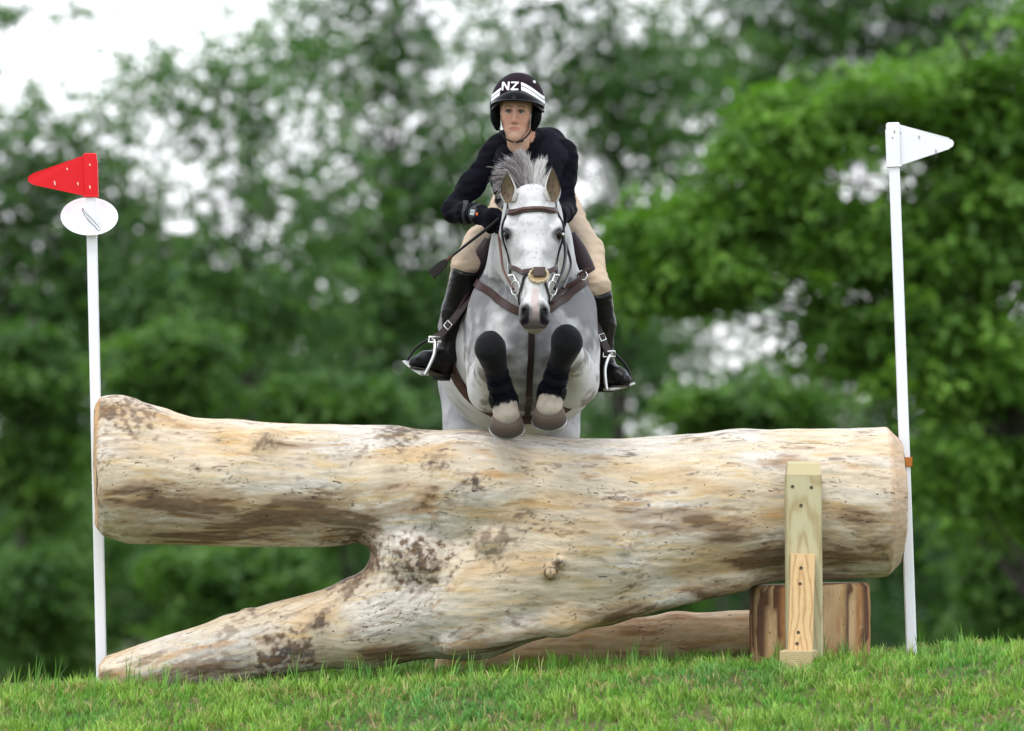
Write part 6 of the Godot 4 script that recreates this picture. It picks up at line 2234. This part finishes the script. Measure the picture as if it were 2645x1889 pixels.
# a twig with a spray of leaves, about a quarter of a metre long
func make_sprig(leaves: int, size: float, broad: float, seed_: int) -> ArrayMesh:
	var q := RandomNumberGenerator.new()
	q.seed = seed_
	var mb := MB.new()
	for i in leaves:
		var f := float(i) / leaves
		var root := Vector3(0, 0.02 * sin(f * 5.0), 0.0) + Vector3(f * 0.26 - 0.13, q.randfn(0, 0.02), q.randfn(0, 0.03))
		var a := q.randf() * TAU
		var d := Vector3(cos(a) + 0.4, q.randfn(0.05, 0.35), sin(a)).normalized()
		var n := (Vector3(q.randfn(0, 0.45), 1, q.randfn(0, 0.45))).normalized()
		var s := d.cross(n).normalized()
		n = s.cross(d)
		var l := size * q.randf_range(0.7, 1.25)
		var w := l * broad * 0.5
		var k := q.randf()
		mb.col = Color(0.82, 0.84, 0.85).lerp(Color(1.1, 1.1, 1.0), k)
		var k0 := mb.vert(root)
		mb.vert(root + d * l * 0.42 + s * w + n * w * 0.25)
		mb.vert(root + d * l * 0.5 - n * l * 0.02)
		mb.vert(root + d * l * 0.42 - s * w + n * w * 0.25)
		mb.vert(root + d * l - n * l * 0.18)
		mb.tri(k0, k0 + 1, k0 + 2)
		mb.tri(k0, k0 + 2, k0 + 3)
		mb.tri(k0 + 1, k0 + 4, k0 + 2)
		mb.tri(k0 + 2, k0 + 4, k0 + 3)
	return mb.done()

# lobes: [centre, radii, clumps, sprigs in a clump, clump size]; gaps: [centre, radii] where the crown is open
func tree(called: String, label: String, category: String, group: String, foot: Vector3, lobes: Array, sprig: int, size: float, young: Color, old: Color, trunk_r: float, bark: Color, gaps := []) -> void:
	var base := Vector3(foot.x, ground_y(foot.x, foot.z), foot.z)
	var t := thing(called, label, category, base, group)
	var q := RandomNumberGenerator.new()
	q.seed = hash(label) + int(foot.x * 100.0)
	var mb := MB.new()
	mb.col = bark
	# trunk
	var top := Vector3.ZERO
	var high := -1e9
	for l in lobes:
		top += l[0] / lobes.size()
		high = maxf(high, l[0].y + l[1].y * 0.5)
	var crown_top := Vector3(lerpf(base.x, top.x, 0.6), high, lerpf(base.z, top.z, 0.6))
	var path := PackedVector3Array()
	var rad := PackedFloat32Array()
	for i in 9:
		var f := i / 8.0
		path.append(base.lerp(crown_top, f) + Vector3(q.randfn(0, 0.10) * f, -0.2 if i == 0 else 0.0, q.randfn(0, 0.10) * f))
		rad.append(trunk_r * (1.25 if i == 0 else 1.0 - f * 0.85))
	mb.tube(path, rad, 9)
	var where := []
	var tint := []
	for l: Array in lobes:
		var c: Vector3 = l[0]
		var r: Vector3 = l[1]
		for k in int(l[2]):
			var d := Vector3(q.randfn(), q.randfn(), q.randfn()).normalized() * pow(q.randf(), 0.45)
			var p := c + d * r
			var open := false
			for g: Array in gaps:
				var w: Vector3 = (p - g[0]) / (g[1] as Vector3)
				if w.length() < 1.0:
					open = true
			if open:
				continue
			# the limb that carries this clump
			if k % 4 == 0:
				var f0 := clampf(inverse_lerp(base.y, crown_top.y, p.y) - 0.16 + q.randfn(0, 0.05), 0.12, 0.95)
				var fi := int(f0 * 7.999)
				var s0 := path[fi].lerp(path[fi + 1], f0 * 8.0 - fi)
				var mid := s0.lerp(p, 0.5) + Vector3(q.randfn(0, 0.08), 0.14 + q.randfn(0, 0.06), q.randfn(0, 0.08))
				var r0 := maxf(0.008, trunk_r * (1.0 - f0 * 0.8) * 0.30)
				mb.tube(spline([s0, mid, p], 3), PackedFloat32Array([r0, r0 * 0.85, r0 * 0.7, r0 * 0.5, r0 * 0.4, r0 * 0.3, 0.006]), 5, false)
			var mood := clampf(0.5 + 0.35 * coarse.get_noise_3dv(p * 0.9) + q.randfn(0, 0.22), 0.0, 1.0)
			var cs: float = l[4] * q.randf_range(0.7, 1.35)
			for j in int(l[3] * q.randf_range(0.7, 1.3)):
				var e := p + Vector3(q.randfn(0, cs), q.randfn(0, cs * 0.55), q.randfn(0, cs))
				var s := size * q.randf_range(0.75, 1.25)
				var b := Basis(Vector3.UP, q.randf() * TAU) * Basis(Vector3.RIGHT, q.randfn(0.12, 0.38)) * Basis(Vector3.BACK, q.randfn(0, 0.38))
				where.append(Transform3D(b.scaled(Vector3(s, s, s)), e))
				tint.append(old.lerp(young, clampf(mood + q.randfn(0, 0.18), 0.0, 1.0)))
	part("trunk", mb.done(), mat(Color.WHITE, 0.9, 0.0, true), t)
	var mm := MultiMesh.new()
	mm.transform_format = MultiMesh.TRANSFORM_3D
	mm.use_colors = true
	mm.mesh = sprigs[sprig]
	mm.instance_count = where.size()
	for i in where.size():
		mm.set_instance_transform(i, Transform3D(where[i].basis, where[i].origin - base))
		mm.set_instance_color(i, tint[i])
	var o := MultiMeshInstance3D.new()
	o.name = "crown"
	o.multimesh = mm
	o.material_override = leaf_material
	t.add_child(o)
	o.set_meta("kind", "stuff")

var leaf_material: StandardMaterial3D

func woods() -> void:
	leaf_material = mat(Color.WHITE, 0.5, 0.0, true)
	leaf_material.metallic_specular = 0.35
	leaf_material.backlight_enabled = true
	leaf_material.backlight = Color(0.80, 0.90, 0.45)
	sprigs = [make_sprig(10, 0.10, 0.62, 1), make_sprig(11, 0.13, 0.55, 2), make_sprig(9, 0.15, 0.6, 3)]
	var grey_bark := Color(0.055, 0.050, 0.046)
	var dark_bark := Color(0.032, 0.028, 0.026)

	# far wood: dense dark crowns
	var far_old := Color(0.065, 0.145, 0.065)
	var far_young := Color(0.160, 0.290, 0.090)
	for a: Array in [[Vector3(-11.4820, 2.2191, -84.0000), 2.6, 3.0, "outermost dark tree of the far wood beyond the red pennant's side"], [Vector3(-8.4730, 1.6666, -80.0000), 2.4, 3.2, "dark far-wood tree low behind the red pennant's pole"], [Vector3(-6.4337, 2.2717, -88.0000), 2.5, 3.0, "dark far-wood tree above the log's sawn forked end"], [Vector3(-3.7113, 2.3627, -82.0000), 2.6, 3.2, "dark far-wood tree above the middle of the log's upper limb"], [Vector3(-1.4339, 2.2980, -90.0000), 2.6, 3.2, "dark far-wood tree directly behind the rider's whip hand side"], [Vector3(1.1507, 1.9595, -84.0000), 2.4, 3.0, "dark far-wood tree behind the horse's far shoulder"], [Vector3(6.8576, 2.3332, -80.0000), 2.8, 3.6, "dark far-wood tree behind the treated post and white pennant"], [Vector3(9.8975, 2.5980, -86.0000), 2.8, 3.8, "dark far-wood tree to the outside of the white pennant's pole"], [Vector3(12.0850, 2.3627, -82.0000), 2.6, 3.6, "outermost dark far-wood tree beyond the white pennant's side"]]:
		var c: Vector3 = a[0]
		tree("dense_tree", a[3], "tree", "trees of the far wood", Vector3(c.x, 0, c.z), [[c, Vector3(a[1], a[2], 2.0), 46, 34, 0.42], [c + Vector3(0.6, -1.6, 0.5), Vector3(a[1], 2.2, 1.6), 26, 34, 0.45]], 2, 1.25, far_young, far_old, 0.20, dark_bark)
	# undergrowth that closes the foot of the wood
	for i in 15:
		var px := -260 + i * 205
		var z := -66.0 - 12.0 * ((i * 7) % 5) / 4.0
		var c := Vector3((px - 1137) / 520.0 * (24.0 - z) / 24.0, 0.0, z)
		var top := -0.75 if (px < 1400 or px > 1850) else -1.35
		c.y = top
		tree("thicket_shrub", "dark leafy shrub in the thicket at the foot of the wood", "shrub", "undergrowth at the foot of the wood", c, [[c, Vector3(1.5, 1.9, 1.2), 30, 34, 0.36]], 1, 1.25, far_young, far_old, 0.05, dark_bark)

	# open crowns with the sky between the leaves
	var b_old := Color(0.065, 0.145, 0.065)
	var b_young := Color(0.160, 0.290, 0.090)
	var hole := [[Vector3(-4.3432, 4.6799, -50.0000), Vector3(0.42, 0.55, 9.0)], [Vector3(-6.3938, 6.7595, -50.0000), Vector3(1.35, 0.95, 9.0)], [Vector3(-3.9603, 7.2352, -50.0000), Vector3(0.8, 0.42, 9.0)], [Vector3(0.8228, 5.5473, -52.0000), Vector3(0.38, 0.60, 9.0)], [Vector3(-3.1870, 5.5709, -50.0000), Vector3(0.28, 0.20, 9.0)]]
	tree("open_tree", "sparse leafy tree against the sky behind the red pennant", "tree", "open trees against the sky", Vector3(-6.5037, 1.7724, -50.0000), [[Vector3(-6.0936, 4.7393, -50.0000), Vector3(1.5, 1.4, 1.2), 107, 9, 0.41], [Vector3(-5.7947, 3.3145, -50.0000), Vector3(1.6, 1.1, 1.2), 100, 13, 0.48], [Vector3(-7.6361, 4.6205, -50.0000), Vector3(1.4, 2.2, 1.4), 80, 10, 0.48]], 0, 1.0, b_young, b_old, 0.065, grey_bark, hole)
	tree("open_tree", "sparse leafy tree whose branches reach into the white sky above the log's fork", "tree", "open trees against the sky", Vector3(-3.3284, 1.7461, -48.0000), [[Vector3(-3.7942, 5.8466, -48.0000), Vector3(1.5, 0.9, 1.2), 73, 7, 0.38], [Vector3(-3.3309, 4.4595, -48.0000), Vector3(1.5, 1.0, 1.2), 73, 6, 0.41], [Vector3(-3.5605, 3.1889, -48.0000), Vector3(1.7, 0.9, 1.2), 83, 12, 0.48]], 0, 1.0, b_young, b_old, 0.060, grey_bark, hole)
	tree("open_tree", "tall loose tree with many small sky gaps left of the rider's helmet", "tree", "open trees against the sky", Vector3(-1.6866, 1.7986, -52.0000), [[Vector3(-1.9326, 6.5543, -52.0000), Vector3(1.5, 1.7, 1.3), 102, 8, 0.44], [Vector3(-1.6878, 4.3579, -52.0000), Vector3(1.5, 1.3, 1.3), 92, 9, 0.45], [Vector3(-1.4434, 2.6513, -52.0000), Vector3(1.6, 0.9, 1.3), 62, 12, 0.52], [Vector3(-0.5302, 4.9067, -52.0000), Vector3(0.8, 1.2, 1.0), 44, 11, 0.36], [Vector3(-1.6899, 9.1199, -52.0000), Vector3(1.8, 1.8, 1.5), 73, 9, 0.52]], 0, 1.05, b_young, b_old, 0.080, grey_bark, hole)
	tree("open_tree", "tall loose tree with grey limbs right of the rider's helmet", "tree", "open trees against the sky", Vector3(1.6646, 1.8381, -55.0000), [[Vector3(0.5894, 6.8449, -55.0000), Vector3(1.5, 1.6, 1.3), 92, 8, 0.44], [Vector3(1.7928, 5.4493, -55.0000), Vector3(1.3, 1.7, 1.3), 95, 11, 0.47], [Vector3(1.2221, 3.4844, -55.0000), Vector3(1.3, 1.2, 1.3), 65, 12, 0.52], [Vector3(1.0337, 9.5755, -55.0000), Vector3(1.9, 1.9, 1.5), 73, 9, 0.52]], 0, 1.05, b_young, b_old, 0.085, grey_bark, hole)
	tree("open_tree", "shadowy leafy tree behind the white pennant's bright bush", "tree", "open trees against the sky", Vector3(4.4619, 1.9038, -60.0000), [[Vector3(3.7937, 7.1600, -60.0000), Vector3(1.8, 1.8, 1.4), 110, 12, 0.52], [Vector3(6.1525, 7.4299, -60.0000), Vector3(1.8, 1.9, 1.4), 110, 12, 0.52], [Vector3(4.4707, 10.1309, -60.0000), Vector3(2.4, 1.8, 1.6), 83, 11, 0.55], [Vector3(7.8344, 5.9458, -60.0000), Vector3(1.6, 2.4, 1.4), 110, 12, 0.55]], 0, 1.15, b_young, b_old, 0.090, grey_bark, hole)
	tree("open_tree", "thin branch tips of a tree at the frame's upper corner over the red pennant", "tree", "open trees against the sky", Vector3(-8.7319, 1.7198, -46.0000), [[Vector3(-8.2365, 5.6502, -46.0000), Vector3(1.2, 1.8, 1.1), 73, 9, 0.52], [Vector3(-6.1608, 6.6061, -46.0000), Vector3(0.5, 0.22, 0.4), 5, 7, 0.12], [Vector3(-5.3184, 6.6061, -46.0000), Vector3(0.35, 0.2, 0.4), 3, 6, 0.10]], 0, 1.0, b_young, b_old, 0.070, grey_bark)

	tree("open_tree", "thin tree with white sky showing through it low between horse and treated post", "tree", "open trees against the sky", Vector3(3.3274, 1.2411, -62.0000), [[Vector3(1.9503, 2.7571, -62.0000), Vector3(0.75, 1.2, 1.0), 40, 14, 0.40], [Vector3(3.4667, 3.1707, -62.0000), Vector3(1.7, 1.5, 1.2), 62, 5, 0.46]], 0, 1.05, b_young, b_old, 0.050, grey_bark)

	# nearer tree with fresh, sunlit boughs, right
	var c_old := Color(0.075, 0.165, 0.030)
	var c_young := Color(0.215, 0.400, 0.065)
	tree("bright_tree", "nearer bright green leafy tree with layered boughs behind the white pennant", "tree", "", Vector3(5.3451, 1.4833, -28.0000), [[Vector3(1.7633, 3.0675, -28.0000), Vector3(0.85, 0.28, 0.8), 26, 26, 0.17], [Vector3(2.7648, 3.9855, -28.0000), Vector3(0.8, 0.42, 0.8), 26, 26, 0.18], [Vector3(2.4306, 3.3595, -28.0000), Vector3(0.85, 0.22, 0.8), 22, 26, 0.17], [Vector3(3.9328, 4.2360, -28.0000), Vector3(0.9, 0.42, 0.9), 30, 26, 0.18], [Vector3(1.7630, 2.6087, -28.0000), Vector3(0.85, 0.26, 0.8), 26, 26, 0.17], [Vector3(3.4306, 2.9006, -28.0000), Vector3(1.0, 0.5, 0.9), 36, 28, 0.19], [Vector3(4.5571, 3.4847, -28.0000), Vector3(0.9, 0.9, 0.9), 44, 28, 0.19], [Vector3(3.8462, 2.0667, -28.0000), Vector3(1.1, 0.55, 0.9), 40, 28, 0.2], [Vector3(5.3507, 4.1942, -28.0000), Vector3(1.1, 1.4, 1.0), 50, 28, 0.22], [Vector3(4.6361, 1.0667, -28.0000), Vector3(1.1, 0.9, 1.0), 40, 28, 0.22], [Vector3(1.3880, 2.7755, -28.0000), Vector3(0.38, 0.2, 0.5), 10, 22, 0.14]], 0, 0.95, c_young, c_old, 0.16, grey_bark, [[Vector3(3.0977, 3.4429, -28.0000), Vector3(0.5, 0.12, 6.0)], [Vector3(3.0565, 3.8185, -28.0000), Vector3(0.10, 0.16, 6.0)], [Vector3(2.0960, 2.1084, -28.0000), Vector3(0.62, 0.42, 6.0)]])

	# sunlit bushes in front of the wood
	var d_old := Color(0.060, 0.135, 0.040)
	var d_young := Color(0.150, 0.275, 0.060)
	bush("rounded bright green bush behind the red pennant's pole above the log", Vector3(-3.8105, 2.1364, -38.0000), Vector3(0.75, 0.42, 0.6), d_young, d_old)
	bush("low bright green bush between the pole and the horse above the log", Vector3(-1.9223, 1.5898, -38.0000), Vector3(0.62, 0.26, 0.5), d_young, d_old)
	bush("leafy green bush seen through the fork of the log", Vector3(-2.9640, -0.3333, -36.0000), Vector3(0.85, 0.5, 0.6), d_young, d_old)
	bush("green bush at the frame's edge beside the red pennant's pole", Vector3(-5.6255, 1.9999, -40.0000), Vector3(0.8, 0.55, 0.6), d_young, d_old)
	bush("bright green bush above the log between horse and treated post", Vector3(2.4302, 1.4924, -34.0000), Vector3(0.85, 0.24, 0.6), d_young, d_old)
	bush("small dim bush low beside the red pennant's pole", Vector3(-5.3460, -0.5199, -38.0000), Vector3(0.6, 0.5, 0.5), d_young, d_old)
	bush("dim green bush behind the white pennant's pole", Vector3(5.3008, 0.8675, -36.0000), Vector3(0.7, 0.5, 0.6), d_young, d_old)

func bush(label: String, c: Vector3, r: Vector3, young: Color, old: Color) -> void:
	tree("leafy_bush", label, "bush", "bushes in front of the wood", c, [[c, r, 34, 24, 0.17], [c + Vector3(0.1, -r.y - 0.5, -0.2), Vector3(r.x * 0.9, 0.9, r.z), 26, 24, 0.22]], 0, 0.95, young, old, 0.045, Color(0.04, 0.035, 0.03))
